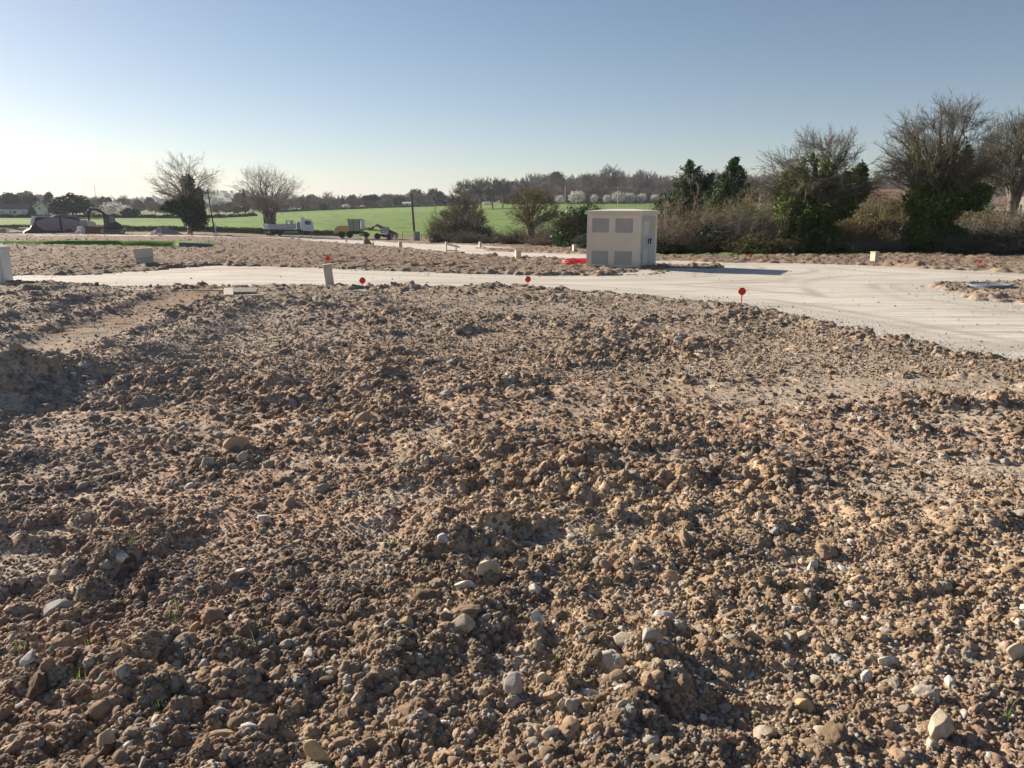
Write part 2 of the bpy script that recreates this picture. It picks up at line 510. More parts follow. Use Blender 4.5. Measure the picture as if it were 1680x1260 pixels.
m_ground, nt, bs = new_mat("ground")
bs.inputs['Roughness'].default_value = .93
bs.inputs['Specular IOR Level'].default_value = .18
at = nt.nodes.new('ShaderNodeAttribute'); at.attribute_name = 'tone'
tc = nt.nodes.new('ShaderNodeTexCoord')
def nnoise(nt, vec, scale, detail=6, rough=.6, sx=1, sy=1, sz=1):
    mp = nt.nodes.new('ShaderNodeMapping'); mp.inputs['Scale'].default_value = (sx, sy, sz)
    nt.links.new(vec, mp.inputs['Vector'])
    nz = nt.nodes.new('ShaderNodeTexNoise'); nz.inputs['Scale'].default_value = scale
    nz.inputs['Detail'].default_value = detail; nz.inputs['Roughness'].default_value = rough
    nt.links.new(mp.outputs[0], nz.inputs['Vector'])
    return nz.outputs['Fac']
def nrange(nt, v, a, b, c, d):
    mr = nt.nodes.new('ShaderNodeMapRange')
    for k, q in zip(('From Min', 'From Max', 'To Min', 'To Max'), (a, b, c, d)): mr.inputs[k].default_value = q
    nt.links.new(v, mr.inputs['Value']); return mr.outputs[0]
def nscale(nt, col, fac):
    s = nt.nodes.new('ShaderNodeVectorMath'); s.operation = 'SCALE'
    nt.links.new(col, s.inputs[0]); nt.links.new(fac, s.inputs['Scale']); return s.outputs[0]
def nmixc(nt, fac, a, b):
    m = nt.nodes.new('ShaderNodeMix'); m.data_type = 'RGBA'
    for sock, val in ((m.inputs[0], fac), (m.inputs[6], a), (m.inputs[7], b)):
        if hasattr(val, 'is_output'): nt.links.new(val, sock)
        elif isinstance(val, (int, float)): sock.default_value = val
        else: sock.default_value = (*val, 1)
    return m.outputs[2]
f1 = nnoise(nt, tc.outputs['Object'], 70, 8, .7)
f2 = nnoise(nt, tc.outputs['Object'], 9, 6, .65)
vo = nt.nodes.new('ShaderNodeTexVoronoi'); vo.inputs['Scale'].default_value = 62
nt.links.new(tc.outputs['Object'], vo.inputs['Vector'])
c1 = nscale(nt, at.outputs['Color'], nrange(nt, f1, .3, .7, .72, 1.28))
c1 = nscale(nt, c1, nrange(nt, f2, .3, .7, .85, 1.15))
# scattered pale grit
sep = nt.nodes.new('ShaderNodeSeparateColor'); nt.links.new(vo.outputs['Color'], sep.inputs[0])
g1 = nt.nodes.new('ShaderNodeMath'); g1.operation = 'GREATER_THAN'; g1.inputs[1].default_value = .90
nt.links.new(sep.outputs[0], g1.inputs[0])
g2 = nt.nodes.new('ShaderNodeMath'); g2.operation = 'LESS_THAN'; g2.inputs[1].default_value = .32
nt.links.new(vo.outputs['Distance'], g2.inputs[0])
g3 = nt.nodes.new('ShaderNodeMath'); g3.operation = 'MULTIPLY'; nt.links.new(g1.outputs[0], g3.inputs[0]); nt.links.new(g2.outputs[0], g3.inputs[1])
g4 = nt.nodes.new('ShaderNodeMath'); g4.operation = 'MULTIPLY_ADD'
inv = nrange(nt, at.outputs['Alpha'], 0, 1, .8, 0)
nt.links.new(g3.outputs[0], g4.inputs[0]); nt.links.new(inv, g4.inputs[1]); g4.inputs[2].default_value = 0
c1 = nmixc(nt, g4.outputs[0], c1, (.52, .46, .37))
nt.links.new(c1, bs.inputs['Base Color'])
bp = nt.nodes.new('ShaderNodeBump'); bp.inputs['Strength'].default_value = .55; bp.inputs['Distance'].default_value = .012
nt.links.new(f1, bp.inputs['Height']); nt.links.new(bp.outputs[0], bs.inputs['Normal'])
me = mesh_np("ground", gV, [gF, fan], m_ground, False, {'tone': ('FLOAT_COLOR', 'POINT', ca)})
ground = link("ground", me); tag(ground, "broken brown earth with stones running out to green fields", "ground", kind="structure")

# heights of the finished ground, for standing things on it
_lr = np.log(rs)
_Hgrid = (z0 + h).reshape(len(rs), nt_)
_nf = int(np.sum(ths < TH))
def surf(x, y):
    """height of the ground sheet (fine sector only)"""
    x = np.asarray(x, float); y = np.asarray(y, float)
    r = np.hypot(x, y); t = np.arctan2(x, y)
    i = np.clip(np.searchsorted(rs, r) - 1, 0, len(rs) - 2)
    j = np.clip(((t + TH) / K1).astype(int), 0, _nf - 2)
    fi = np.clip((r - rs[i]) / (rs[i + 1] - rs[i]), 0, 1); fj = np.clip((t + TH) / K1 - j, 0, 1)
    H = _Hgrid
    return (H[i, j] * (1 - fj) + H[i, j + 1] * fj) * (1 - fi) + (H[i + 1, j] * (1 - fj) + H[i + 1, j + 1] * fj) * fi
def sz(x, y): return float(surf(np.array([x]), np.array([y]))[0])

# ------------------------------------------------------------------ road sheet
rr_ = [9.0]
while rr_[-1] < 175: rr_.append(rr_[-1] * 1.006)
rr_ = np.array(rr_)
th_ = np.arange(-.95, .95, .006)
rx, ry = polar_grid(rr_, th_)
rd2 = road_d(rx, ry)
rz_ = G(rx, ry) + .012 + .03 * (fbm(rx * .35, ry * .35, 3, 501) - .5) + .012 * (fbm(rx * 2, ry * 4, 2, 502) - .5)
rF = grid_faces(len(rr_), len(th_))[:, ::-1]
keep = (rd2[rF] > -.75).any(1)
rF = rF[keep]
used = np.unique(rF); remap = np.zeros(len(rx), int); remap[used] = np.arange(len(used))
rV = np.stack([rx, ry, rz_], -1)[used]; rF = remap[rF]
# coarser grey gravel towards the near edges
edge = .8 * np.clip(sstep(1.2, .1, rd2 + .9 * (fbm(rx * .6, ry * .6, 2, 503) - .5)), 0, 1) * sstep(26, 18, ry)
mud = .5 * sstep(.55, .75, fbm(rx * .16, ry * .9, 3, 504))
wob_ = .35 * (fbm(rx * .12, ry * .12, 2, 505) - .5)
for q_, a_ in ((.75, .5), (1.15, .8), (2.5, .9), (2.95, .6), (3.6, .5), (4.4, .4)):
    mud = mud + a_ * np.exp(-((rd2 + wob_ - q_) / .13) ** 2) * (.2 + 1.2 * sstep(.35, .6, fbm(rx * .5, ry * .5, 2, 506 + int(q_ * 10))))
mud = np.clip(mud, 0, 1)
mr_, nt, bs = new_mat("crushed_limestone")
bs.inputs['Roughness'].default_value = .85; bs.inputs['Specular IOR Level'].default_value = .3
at = nt.nodes.new('ShaderNodeAttribute'); at.attribute_name = 'zone'
sp2 = nt.nodes.new('ShaderNodeSeparateColor'); nt.links.new(at.outputs['Color'], sp2.inputs[0])
tc = nt.nodes.new('ShaderNodeTexCoord'); V_ = tc.outputs['Object']
st1 = nnoise(nt, V_, 1.0, 6, .6, .28, 3.2, 1)
st2 = nnoise(nt, V_, 1.0, 5, .6, .5, 9, 1)
gr = nnoise(nt, V_, 60, 6, .75)
vor = nt.nodes.new('ShaderNodeTexVoronoi'); vor.inputs['Scale'].default_value = 28; nt.links.new(V_, vor.inputs['Vector'])
big = nnoise(nt, V_, .35, 4, .55)
col = nmixc(nt, nrange(nt, st1, .44, .56, 0, 1), (.73, .69, .615), (.58, .53, .455))
col = nmixc(nt, nrange(nt, st2, .52, .62, 0, .62), col, (.38, .33, .27))
col = nmixc(nt, nrange(nt, big, .45, .65, 0, .5), col, (.68, .62, .53))
col = nmixc(nt, sp2.outputs[0], col, (.54, .51, .45))
col = nmixc(nt, nrange(nt, sp2.outputs[1], 0, 1, 0, .75), col, (.44, .385, .32))
col = nmixc(nt, nrange(nt, sp2.outputs[2], 0, 1, 0, .55), col, (.55, .33, .30))
col = nscale(nt, col, nrange(nt, gr, .3, .7, .82, 1.16))
nt.links.new(col, bs.inputs['Base Color'])
bp = nt.nodes.new('ShaderNodeBump'); bp.inputs['Strength'].default_value = .5; bp.inputs['Distance'].default_value = .02
hsum = nt.nodes.new('ShaderNodeMath'); hsum.operation = 'MULTIPLY_ADD'
nt.links.new(vor.outputs['Distance'], hsum.inputs[0]); nt.links.new(nrange(nt, sp2.outputs[0], 0, 1, .25, 1.4), hsum.inputs[1]); nt.links.new(gr, hsum.inputs[2])
nt.links.new(hsum.outputs[0], bp.inputs['Height']); nt.links.new(bp.outputs[0], bs.inputs['Normal'])
pk = P(380, 443); pk2 = P(500, 446)
pink = np.exp(-(((rx - pk[0]) / 1.4) ** 2 + ((ry - pk[1]) / .35) ** 2)) * vnoise(rx * 3, ry * 9, 55) * 1.6
pink = np.clip(pink + .8 * np.exp(-(((rx - pk2[0]) / 1.2) ** 2 + ((ry - pk2[1]) / .25) ** 2)) * vnoise(rx * 4, ry * 9, 56), 0, 1)
zone = np.stack([edge, mud, pink, np.ones_like(edge)], -1)[used]
me = mesh_np("road", rV, rF, mr_, True, {'zone': ('FLOAT_COLOR', 'POINT', zone)})
road = link("road", me); tag(road, "pale crushed limestone road crossing the building plots", "road", kind="structure")
# ------------------------------------------------------------------ clods, grit and stones
def ico(sub):
    import bmesh
    bm = bmesh.new(); bmesh.ops.create_icosphere(bm, subdivisions=sub, radius=1.0)
    v = np.array([p.co[:] for p in bm.verts]); f = np.array([[q.index for q in p.verts] for p in bm.faces]); bm.free()
    return v, f
def n3(v, s, seed):
    return (fbm(v[:, 0] * s + 3.1, v[:, 1] * s + v[:, 2] * s * .7, 3, seed) + fbm(v[:, 1] * s + 7, v[:, 2] * s - v[:, 0] * s * .6, 3, seed + 5) + fbm(v[:, 2] * s + 1.7, v[:, 0] * s + v[:, 1] * s * .5, 3, seed + 9)) / 3 - .5
ICO = {k: ico(k) for k in (1, 2, 3, 4)}
def clod_mesh(name, sub, seed, material, angular=False, lumpy=.55):
    rng = np.random.RandomState(seed)
    v, f = ICO[sub]; v = v.copy()
    if angular:      # stone: an ellipsoid cut by random planes, edges slightly worn
        for k in range(17):
            d = rng.normal(size=3); d /= np.linalg.norm(d)
            c = rng.uniform(.50, .82)
            t = v @ d
            v = v - np.clip(t - c, 0, None)[:, None] * d[None] * rng.uniform(.75, 1.0)
        v = v * (1 + .12 * n3(v, 1.5, seed)[:, None] + .05 * n3(v, 6, seed + 3)[:, None])
        v = v * np.array([1, rng.uniform(.6, .9), rng.uniform(.45, .75)])
    else:
        rad = 1 + lumpy * 1.8 * n3(v, 1.3, seed) + lumpy * 1.7 * n3(v, 3.1, seed + 31) + lumpy * .9 * n3(v, 7.5, seed + 57)
        # small bumps stuck on
        for k in range(6):
            d = rng.normal(size=3); d /= np.linalg.norm(d)
            rad = rad + rng.uniform(.08, .30) * np.exp(-((1 - v @ d) / rng.uniform(.03, .12)))
        if sub >= 3:      # crumbs fused into the surface
            for k in range(90 if sub == 4 else 45):
                d = rng.normal(size=3); d /= np.linalg.norm(d)
                w_ = rng.uniform(.004, .016) * (1 if sub == 4 else 1.8)
                rad = rad + rng.uniform(.03, .13) * np.clip(1 - (1 - v @ d) / w_, 0, 1) ** .6
        v = v * rad[:, None] * np.array([1, rng.uniform(.75, 1), rng.uniform(.6, .9)])
    v = v / np.abs(v).max()
    return mesh_np(name, v, f, material, sub >= 3 and not angular and False)

def stone_mat(name, ramp, use_inst=False, bump=.6):
    m, nt, b = new_mat(name)
    b.inputs['Roughness'].default_value = .88; b.inputs['Specular IOR Level'].default_value = .22
    tc = nt.nodes.new('ShaderNodeTexCoord')
    if use_inst:
        a = nt.nodes.new('ShaderNodeAttribute'); a.attribute_type = 'INSTANCER'; a.attribute_name = 'ccol'
        base = a.outputs['Vector']
    else:
        oi = nt.nodes.new('ShaderNodeObjectInfo')
        cr = nt.nodes.new('ShaderNodeValToRGB')
        els = cr.color_ramp.elements
        for i, c in enumerate(ramp):
            p = i / max(1, len(ramp) - 1)
            e = els[i] if i < 2 else els.new(p)
            e.position = p; e.color = (*c, 1)
        nt.links.new(oi.outputs['Random'], cr.inputs['Fac']); base = cr.outputs['Color']
    f1 = nnoise(nt, tc.outputs['Object'], 6.5, 8, .8)
    c = nscale(nt, base, nrange(nt, f1, .3, .7, .78, 1.22))
    if not use_inst:
        f3 = nnoise(nt, tc.outputs['Object'], 1.1, 4, .6)
        c = nmixc(nt, nrange(nt, f3, .44, .62, 0, .8), c, (.36, .28, .20))
    nt.links.new(c, b.inputs['Base Color'])
    bp = nt.nodes.new('ShaderNodeBump'); bp.inputs['Strength'].default_value = bump; bp.inputs['Distance'].default_value = .22
    nt.links.new(f1, bp.inputs['Height']); nt.links.new(bp.outputs[0], b.inputs['Normal'])
    return m
m_clod = stone_mat("dry_clod", [], True)
PALE = [(.62, .56, .46), (.50, .44, .35), (.70, .66, .60), (.55, .47, .36), (.46, .34, .22), (.66, .62, .55)]
m_stone = stone_mat("pale_stone", PALE, False, .35)

def scatter(name, label, cat, x, y, size, tone, protos, seed, sink=.25, kind="stuff", tilt=1.2, height=None):
    rng = np.random.RandomState(seed)
    n = len(x)
    z = surf(x, y) + size * (rng.uniform(.1, .6, n) - sink) if height is None else height
    V = np.stack([x, y, z], -1)
    me = bpy.data.meshes.new(name); me.vertices.add(n); me.vertices.foreach_set('co', V.astype(np.float32).ravel())
    def A(k, t, arr):
        at = me.attributes.new(k, t, 'POINT')
        at.data.foreach_set('value' if t in ('FLOAT', 'INT') else 'vector', np.ascontiguousarray(arr).ravel())
    A('sc', 'FLOAT_VECTOR', (size[:, None] * rng.uniform(.7, 1.2, (n, 3))).astype(np.float32))
    A('rot', 'FLOAT_VECTOR', np.stack([rng.uniform(-tilt, tilt, n), rng.uniform(-tilt, tilt, n), rng.uniform(0, 6.28, n)], -1).astype(np.float32))
    A('pick', 'INT', rng.randint(0, len(protos), n).astype(np.int32))
    A('ccol', 'FLOAT_VECTOR', tone.astype(np.float32))
    me.update()
    o = link(name, me)
    coll = bpy.data.collections.new(name + "_shapes")
    for i, pm in enumerate(protos):
        coll.objects.link(bpy.data.objects.new("%s_shape_%02d" % (name, i), pm))
    ng = bpy.data.node_groups.new(name, 'GeometryNodeTree')
    ng.interface.new_socket('Geometry', in_out='INPUT', socket_type='NodeSocketGeometry')
    ng.interface.new_socket('Geometry', in_out='OUTPUT', socket_type='NodeSocketGeometry')
    N = ng.nodes.new; L = ng.links.new
    gi = N('NodeGroupInput'); go = N('NodeGroupOutput')
    m2p = N('GeometryNodeMeshToPoints'); L(gi.outputs[0], m2p.inputs[0])
    ci = N('GeometryNodeCollectionInfo'); ci.inputs['Collection'].default_value = coll
    ci.inputs['Separate Children'].default_value = True; ci.inputs['Reset Children'].default_value = True
    iop = N('GeometryNodeInstanceOnPoints'); iop.inputs['Pick Instance'].default_value = True
    def att(nm, dt):
        a = N('GeometryNodeInputNamedAttribute'); a.data_type = dt; a.inputs['Name'].default_value = nm
        return [q for q in a.outputs if q.enabled and q.name == 'Attribute'][0]
    L(m2p.outputs[0], iop.inputs['Points']); L(ci.outputs[0], iop.inputs['Instance'])
    L(att('pick', 'INT'), iop.inputs['Instance Index'])
    L(att('rot', 'FLOAT_VECTOR'), iop.inputs['Rotation']); L(att('sc', 'FLOAT_VECTOR'), iop.inputs['Scale'])
    L(iop.outputs[0], go.inputs[0])
    md = o.modifiers.new("scatter", 'NODES'); md.node_group = ng
    return tag(o, label, cat, kind=kind)

def sample_view(n, seed, y0, y1, ux=.80, bias=0.0):
    """points spread about evenly over the picture of the ground between two distances, with margin at the sides"""
    rng = np.random.RandomState(seed)
    q = rng.uniform(1 / y1, 1 / y0, n)       # even in picture height
    y = 1 / q
    x = rng.uniform(-ux, ux, n) * y + rng.uniform(-1, 1, n) * .6
    m = int(n * .38)                        # the strips just outside the picture, for a step to the side
    ye = 1 / rng.uniform(1 / y1, 1 / y0, m); xe = rng.choice([-1, 1], m) * (ux * ye + .3 + rng.uniform(0, 1.8, m))
    x = np.concatenate([x, xe]); y = np.concatenate([y, ye])
    return x, y, rng
def soil_tone(x, y, rng, pale_p):
    n1 = fbm(x * .55, y * .55, 3, 201); n2 = fbm(x * 2.4, y * 2.4, 3, 202)
    base = np.array([.385, .275, .18]); rust = np.array([.34, .235, .17]); dark = np.array([.20, .15, .11]); grey = np.array([.43, .385, .32])
    c = base[None] + (rust - base)[None] * np.clip(sstep(.42, .62, n1) * .7 + .5 * sstep(.5, -1.5, x) * sstep(6, 3, y), 0, 1)[:, None]
    c = c + (dark - c) * (sstep(.50, .68, n2) * .5)[:, None]
    k = rng.uniform(size=len(x))
    c = c + (grey - c) * (k > .85)[:, None] * .8
    c = c + ((np.array([.31, .25, .195]) + sstep(15, 26, y)[:, None] * np.array([-.085, -.09, -.075])) - c) * (sstep(5, 12, y) * .75)[:, None]
    c = c * (.68 + 1.10 * rng.uniform(size=len(x)) ** .9)[:, None] * (1 - .30 * sstep(9, 24, y))[:, None]
    lg = sstep(-1.5, -4.2, x) * sstep(16, 8, y) * .5
    c = c + (np.array([.46, .41, .36]) - c) * lg[:, None]
    p = rng.uniform(size=len(x)) < pale_p
    pc = np.array(PALE)[rng.randint(0, len(PALE), len(x))] * rng.uniform(.8, 1.05, len(x))[:, None]
    return np.where(p[:, None], pc, c)

def keep_soil(x, y, rng, m=.25, rough=True):
    d = road_d(x, y)
    r = 0.25 + 1.1 * sstep(.35, .64, fbm(x * .9, y * .9, 3, 5))
    for (p, rx_, ry_) in FLATS:
        q = ((x - p[0]) / rx_) ** 2 + ((y - p[1]) / ry_) ** 2
        r = r * (1 - .85 * np.clip(1.25 - q, 0, 1))
    r = r * (1 - .7 * sstep(.64, .76, fbm(x * 1.7 + 9, y * 1.7, 3, 31)))
    r = r * (.35 + 1.3 * sstep(.3, .7, fbm(x * 4.5, y * 4.5, 2, 611)))
    _, sd_, tt_ = seg_d(x, y, RUT0, RUT1)
    r = r * (1 - .5 * (sstep(3.5, 6, y) * np.exp(-((sd_ + 1.15) / .3) ** 2) * (tt_ < .97))) * (1 - .9 * (sstep(3.5, 6, y) * sstep(.62, .48, np.abs(sd_)) * (tt_ < .97)))
    ang = np.abs(np.arctan2(x, y)) < TH - .01
    return (d < -m) & (rng.uniform(size=len(x)) < np.clip(r if rough else 1, 0, 1)) & ang

big_p = [clod_mesh("clod_big_%d" % i, 4, 40 + i, m_clod) for i in range(7)]
mid_p = [clod_mesh("clod_mid_%d" % i, 4, 60 + i, m_clod) for i in range(10)] + [clod_mesh("clod_chip_%d" % i, 3, 160 + i, m_clod, True) for i in range(4)]
sml_p = [clod_mesh("clod_small_%d" % i, 2, 80 + i, m_clod) for i in range(8)] + [clod_mesh("clod_grit_%d" % i, 2, 90 + i, m_clod, True) for i in range(5)]

x, y, rng = sample_view(5200, 1, 1.45, 22)
k = keep_soil(x, y, rng, .18) & (rng.uniform(size=len(x)) < sstep(1.0, 5.5, y) * .9 + .1); x, y = x[k], y[k]
s = (.026 + .040 * rng.uniform(size=len(x)) ** 2.5) * (1 + .03 * y)
scatter("large_clods", "large crumbly brown clods lying over the broken earth", "earth clods", x, y, s, soil_tone(x, y, rng, .03), big_p, 11, .70)
x, y, rng = sample_view(60000, 2, 1.40, 24)
k = keep_soil(x, y, rng, .03); x, y = x[k], y[k]
s = (.006 + .027 * rng.uniform(size=len(x)) ** 3.0) * (1 + .06 * y)
scatter("clods", "fist sized brown clods covering the building plot", "earth clods", x, y, s, soil_tone(x, y, rng, .07), mid_p, 12, .62)
x, y, rng = sample_view(52000, 9, 4.2, 19)
k = keep_soil(x, y, rng, .05) | ((rng.uniform(size=len(x)) < .8) & (np.abs(road_d(x, y) + .35) < .32) & (np.abs(np.arctan2(x, y)) < TH - .01)); x, y = x[k], y[k]
s = (.011 + .034 * rng.uniform(size=len(x)) ** 2.6) * (1 + .05 * y)
scatter("mid_clods", "brown clods over the far half of the near plot", "earth clods", x, y, s, soil_tone(x, y, rng, .04), mid_p, 19, .62)
x, y, rng = sample_view(190000, 3, 1.35, 15)
k = keep_soil(x, y, rng, .05) | ((rng.uniform(size=len(x)) < .6) & (road_d(x, y) < -.05) & (np.abs(np.arctan2(x, y)) < TH - .01)); x, y = x[k], y[k]
s = (.0035 + .008 * rng.uniform(size=len(x)) ** 2.0) * (1 + .08 * y)
scatter("grit", "small crumbs and gravel between the brown clods", "gravel", x, y, s, soil_tone(x, y, rng, .13), sml_p, 13, .25)
x, y, rng = sample_view(80000, 21, 7, 20)
k = (road_d(x, y) < -.05) & (np.abs(np.arctan2(x, y)) < TH - .01) & (rng.uniform(size=len(x)) < .75) & ~(np.abs(seg_d(x, y, RUT0, RUT1)[1]) < .46); x, y = x[k], y[k]
s = (.004 + .010 * rng.uniform(size=len(x)) ** 2.0) * (1 + .07 * y)
scatter("crumbs", "earth crumbs over the smoother patches near the road", "gravel", x, y, s, soil_tone(x, y, rng, .10), sml_p, 22, .35)
# loose gravel spilled along the road edges and thinly over the road
x, y, rng = sample_view(60000, 8, 5, 26)
d = road_d(x, y)
k = (d > -.15) & (rng.uniform(size=len(x)) < np.exp(-np.clip(d, 0, 9) / .35) + .03) & (np.abs(np.arctan2(x, y)) < TH - .01)
x, y = x[k], y[k]
s = (.004 + .012 * rng.uniform(size=len(x)) ** 3) * (1 + .05 * y)
zr = np.maximum(surf(x, y), G(x, y) + .012 + .03 * (fbm(x * .35, y * .35, 3, 501) - .5) + .012 * (fbm(x * 2, y * 4, 2, 502) - .5))
scatter("loose_gravel", "loose gravel spilled along the edges of the limestone road", "gravel", x, y, s, soil_tone(x, y, rng, .85), sml_p, 15, height=zr)
# clods on the far plots and the verges, where only the larger ones read
rng = np.random.RandomState(4)
n = 36000
y = 1 / rng.uniform(1 / 120., 1 / 20., n); x = rng.uniform(-.8, .8, n) * y
k = (road_d(x, y) < -.06) & (np.abs(np.arctan2(x, y)) < TH - .01) & ~((x / y > .17) & (y > 31))
dd_ = np.full(len(x), -9.); mm = (y > 28) & (x < 5); dd_[mm] = sdist(DITCH, x[mm], y[mm])
k &= dd_ < .2
x, y = x[k], y[k]
s = (.018 + .042 * rng.uniform(size=len(x)) ** 2) * np.clip(y / 35, .7, 1.7)
scatter("far_clods", "brown clods strewn over the plots beyond the road", "earth clods", x, y, s, soil_tone(x, y, rng, .06), mid_p, 14, .45)

# ---- stones one can pick out, each a thing
st_protos = [clod_mesh("stone_shape_%d" % i, 3, 300 + i, m_stone, True) for i in range(9)]
def stone_m(name, col):
    return stone_mat(name, [col, tuple(c * .97 for c in col)], False, .3)
M_OCHRE = stone_m("ochre_stone", (.50, .35, .21)); M_CREAM = stone_m("cream_stone", (.60, .51, .38)); M_WHITE = stone_m("white_stone", (.70, .66, .60))
M_GREYS = stone_m("grey_stone", (.42, .40, .37)); M_BRICK = stone_m("brick_stone", (.42, .17, .10)); M_YEL = stone_m("yellow_stone", (.56, .42, .22))
special = [
    (358, 1218, 64, 26, M_OCHRE, 1, "smooth tan stone shaped like a loaf, low in the picture", 0, "smooth_stone"),
    (520, 1240, 52, 40, M_YEL, 2, "blocky ochre yellow stone at the bottom edge of the earth", 3, "stone"),
    (179, 1232, 34, 34, M_CREAM, 3, "round cream pebble near the bottom left corner", 1, "stone"),
    (212, 1250, 30, 22, M_WHITE, 4, "white chip just right of the round cream pebble", 2, "stone"),
    (800, 938, 46, 34, M_CREAM, 5, "large wedge shaped cream rock above the middle of the near earth", 4, "stone"),
    (763, 965, 36, 18, M_WHITE, 6, "flat white stone just below the large wedge shaped rock", 5, "stone"),
    (762, 1040, 44, 32, M_CREAM, 7, "squarish cream rock half buried left of the round pale disc", 6, "stone"),
    (881, 1040, 23, 22, M_WHITE, 8, "round flat pale disc of stone standing on edge", 7, "stone"),
    (1022, 1065, 56, 32, M_CREAM, 9, "hollowed cream rock with a dark dent", 8, "stone"),
    (1068, 1074, 38, 36, M_GREYS, 10, "pale grey angular stone right of the hollowed rock", 0, "stone"),
    (1090, 1020, 44, 30, M_WHITE, 11, "chalky white rock above the angular grey stone", 1, "stone"),
    (843, 1128, 36, 48, M_GREYS, 12, "upright blue grey stone with a pale crest", 2, "stone"),
    (893, 1118, 28, 32, M_CREAM, 13, "small pointed stone right of the upright grey stone", 3, "stone"),
    (1540, 1185, 50, 60, M_CREAM, 114, "tall blocky cream rock leaning in a hole", 4, "stone"),
    (1252, 1216, 42, 30, M_CREAM, 15, "rounded cream rock near the bottom, right of the middle", 5, "stone"),
    (1318, 1158, 34, 28, M_YEL, 16, "yellowish slab of stone above the rounded cream rock", 6, "stone"),
    (95, 1000, 50, 32, M_GREYS, 17, "large grey white rock in the pale rubble at the left", 7, "stone"),
    (92, 952, 34, 24, M_CREAM, 18, "buff rock behind the large grey white one at the left", 8, "stone"),
    (435, 857, 26, 20, M_WHITE, 19, "pale stone beside a tuft of grass", 0, "stone"),
    (979, 872, 36, 18, M_YEL, 20, "flat golden brown stone in the middle distance", 1, "stone"),
    (1333, 925, 26, 20, M_WHITE, 21, "white two pointed stone on the right hand earth", 2, "stone"),
    (1198, 1235, 20, 16, M_BRICK, 22, "broken piece of red brick", 4, "brick_fragment"),
    (1665, 1080, 44, 34, M_CREAM, 23, "chalky boulder at the right edge", 5, "stone"),
    (340, 762, 26, 18, M_GREYS, 24, "grey stone among clods left of the middle", 6, "stone"),
    (1122, 618, 20, 12, M_CREAM, 25, "pale stone beside the smooth patch near the road", 7, "stone"),
    (1453, 1088, 34, 24, M_WHITE, 26, "white lump of chalk right of the open patch", 3, "stone"),
    (386, 735, 50, 26, M_OCHRE, 27, "big rounded brown boulder of hard clay", 8, "stone"),
    (598, 690, 30, 22, M_OCHRE, 28, "brown rounded clay lump in the dark clods", 5, "stone"),
]
blank = {}
for (px, py, w, hh, mm, seed, lab, shp, nm) in special:
    gx_, gy_, _ = P(px, py + hh * .35)
    dep = gy_ * cp - (0 - CAM_H) * sp
    wm = w / F * dep * .5
    hm = hh / F * dep * .5 / .85
    me = clod_mesh("rock_%d" % seed, 4, 500 + seed, mm, True)
    o = link(nm, me); rg = random.Random(seed)
    o.rotation_euler = (rg.uniform(-.25, .25), rg.uniform(-.25, .25), rg.uniform(-.5, .5))
    dz_ = max(abs(v.co.z) for v in me.vertices)
    o.scale = (wm, wm * .85, hm / dz_)
    o.location = (gx_, gy_, sz(gx_, gy_) + hm * .42)
    tag(o, lab, "stone", kind="thing")
rng = np.random.RandomState(77)
cnt = 0
kinds = [("white_pebble", M_WHITE, "small white stone lying loose among the brown clods", "white stones in the earth", .50),
         ("cream_pebble", M_CREAM, "small cream stone lying loose among the brown clods", "cream stones in the earth", .32),
         ("ochre_pebble", M_OCHRE, "small ochre brown stone lying loose among the clods", "ochre stones in the earth", .18)]
pm_ = [[clod_mesh("%s_shape_%d" % (kk[0], i), 3, 700 + 10 * j + i, kk[1], True) for i in range(5)] for j, kk in enumerate(kinds)]
while cnt < 262:
    px = rng.uniform(0, 1680); py = 600 + 660 * rng.uniform() ** .75
    gx_, gy_, _ = P(px, py)
    kk = rng.choice(3, p=[.5, .32, .18])
    s = (.008 + .020 * rng.uniform() ** 2.4) * (1 + .06 * gy_)
    o = link(kinds[kk][0], pm_[kk][rng.randint(5)])
    o.scale = (s * rng.uniform(.8, 1.3), s, s * rng.uniform(.8, 1.3))
    o.rotation_euler = (rng.uniform(-.5, .5), rng.uniform(-.5, .5), rng.uniform(0, 6.28))
    o.location = (gx_, gy_, sz(gx_, gy_) + s * .2)
    tag(o, kinds[kk][2], "stone", kinds[kk][3], kind="thing")
    cnt += 1
# ------------------------------------------------------------------ trees
def tubes(branches, k=4):
    """branches: list of (points (n,3), radii (n,)) of any length -> verts, faces"""
    by = {}
    for p, r in branches: by.setdefault(len(p), []).append((p, r))
    VV = []; FF = []; off = 0
    for n, lst in by.items():
        Pn = np.array([a for a, _ in lst]); Rn = np.array([b for _, b in lst])
        m = len(lst)
        D = np.gradient(Pn, axis=1); D /= np.linalg.norm(D, axis=2, keepdims=True) + 1e-9
        ref = np.where(np.abs(D[:, :, 2:3]) > .9, np.array([1., 0, 0]), np.array([0, 0, 1.]))
        A = np.cross(D, ref); A /= np.linalg.norm(A, axis=2, keepdims=True) + 1e-9
        B = np.cross(D, A)
        t = np.arange(k) * 2 * math.pi / k
        ringv = Pn[:, :, None] + Rn[:, :, None, None] * (A[:, :, None] * np.cos(t)[None, None, :, None] + B[:, :, None] * np.sin(t)[None, None, :, None])
        VV.append(ringv.reshape(-1, 3))
        i = np.arange(m)[:, None, None]; s = np.arange(n - 1)[None, :, None]; j = np.arange(k)[None, None, :]
        a = i * n * k + s * k + j; b = i * n * k + s * k + (j + 1) % k
        FF.append((np.stack([a, b, b + k, a + k], -1).reshape(-1, 4)) + off)
        off += m * n * k
    return np.concatenate(VV), np.concatenate(FF)

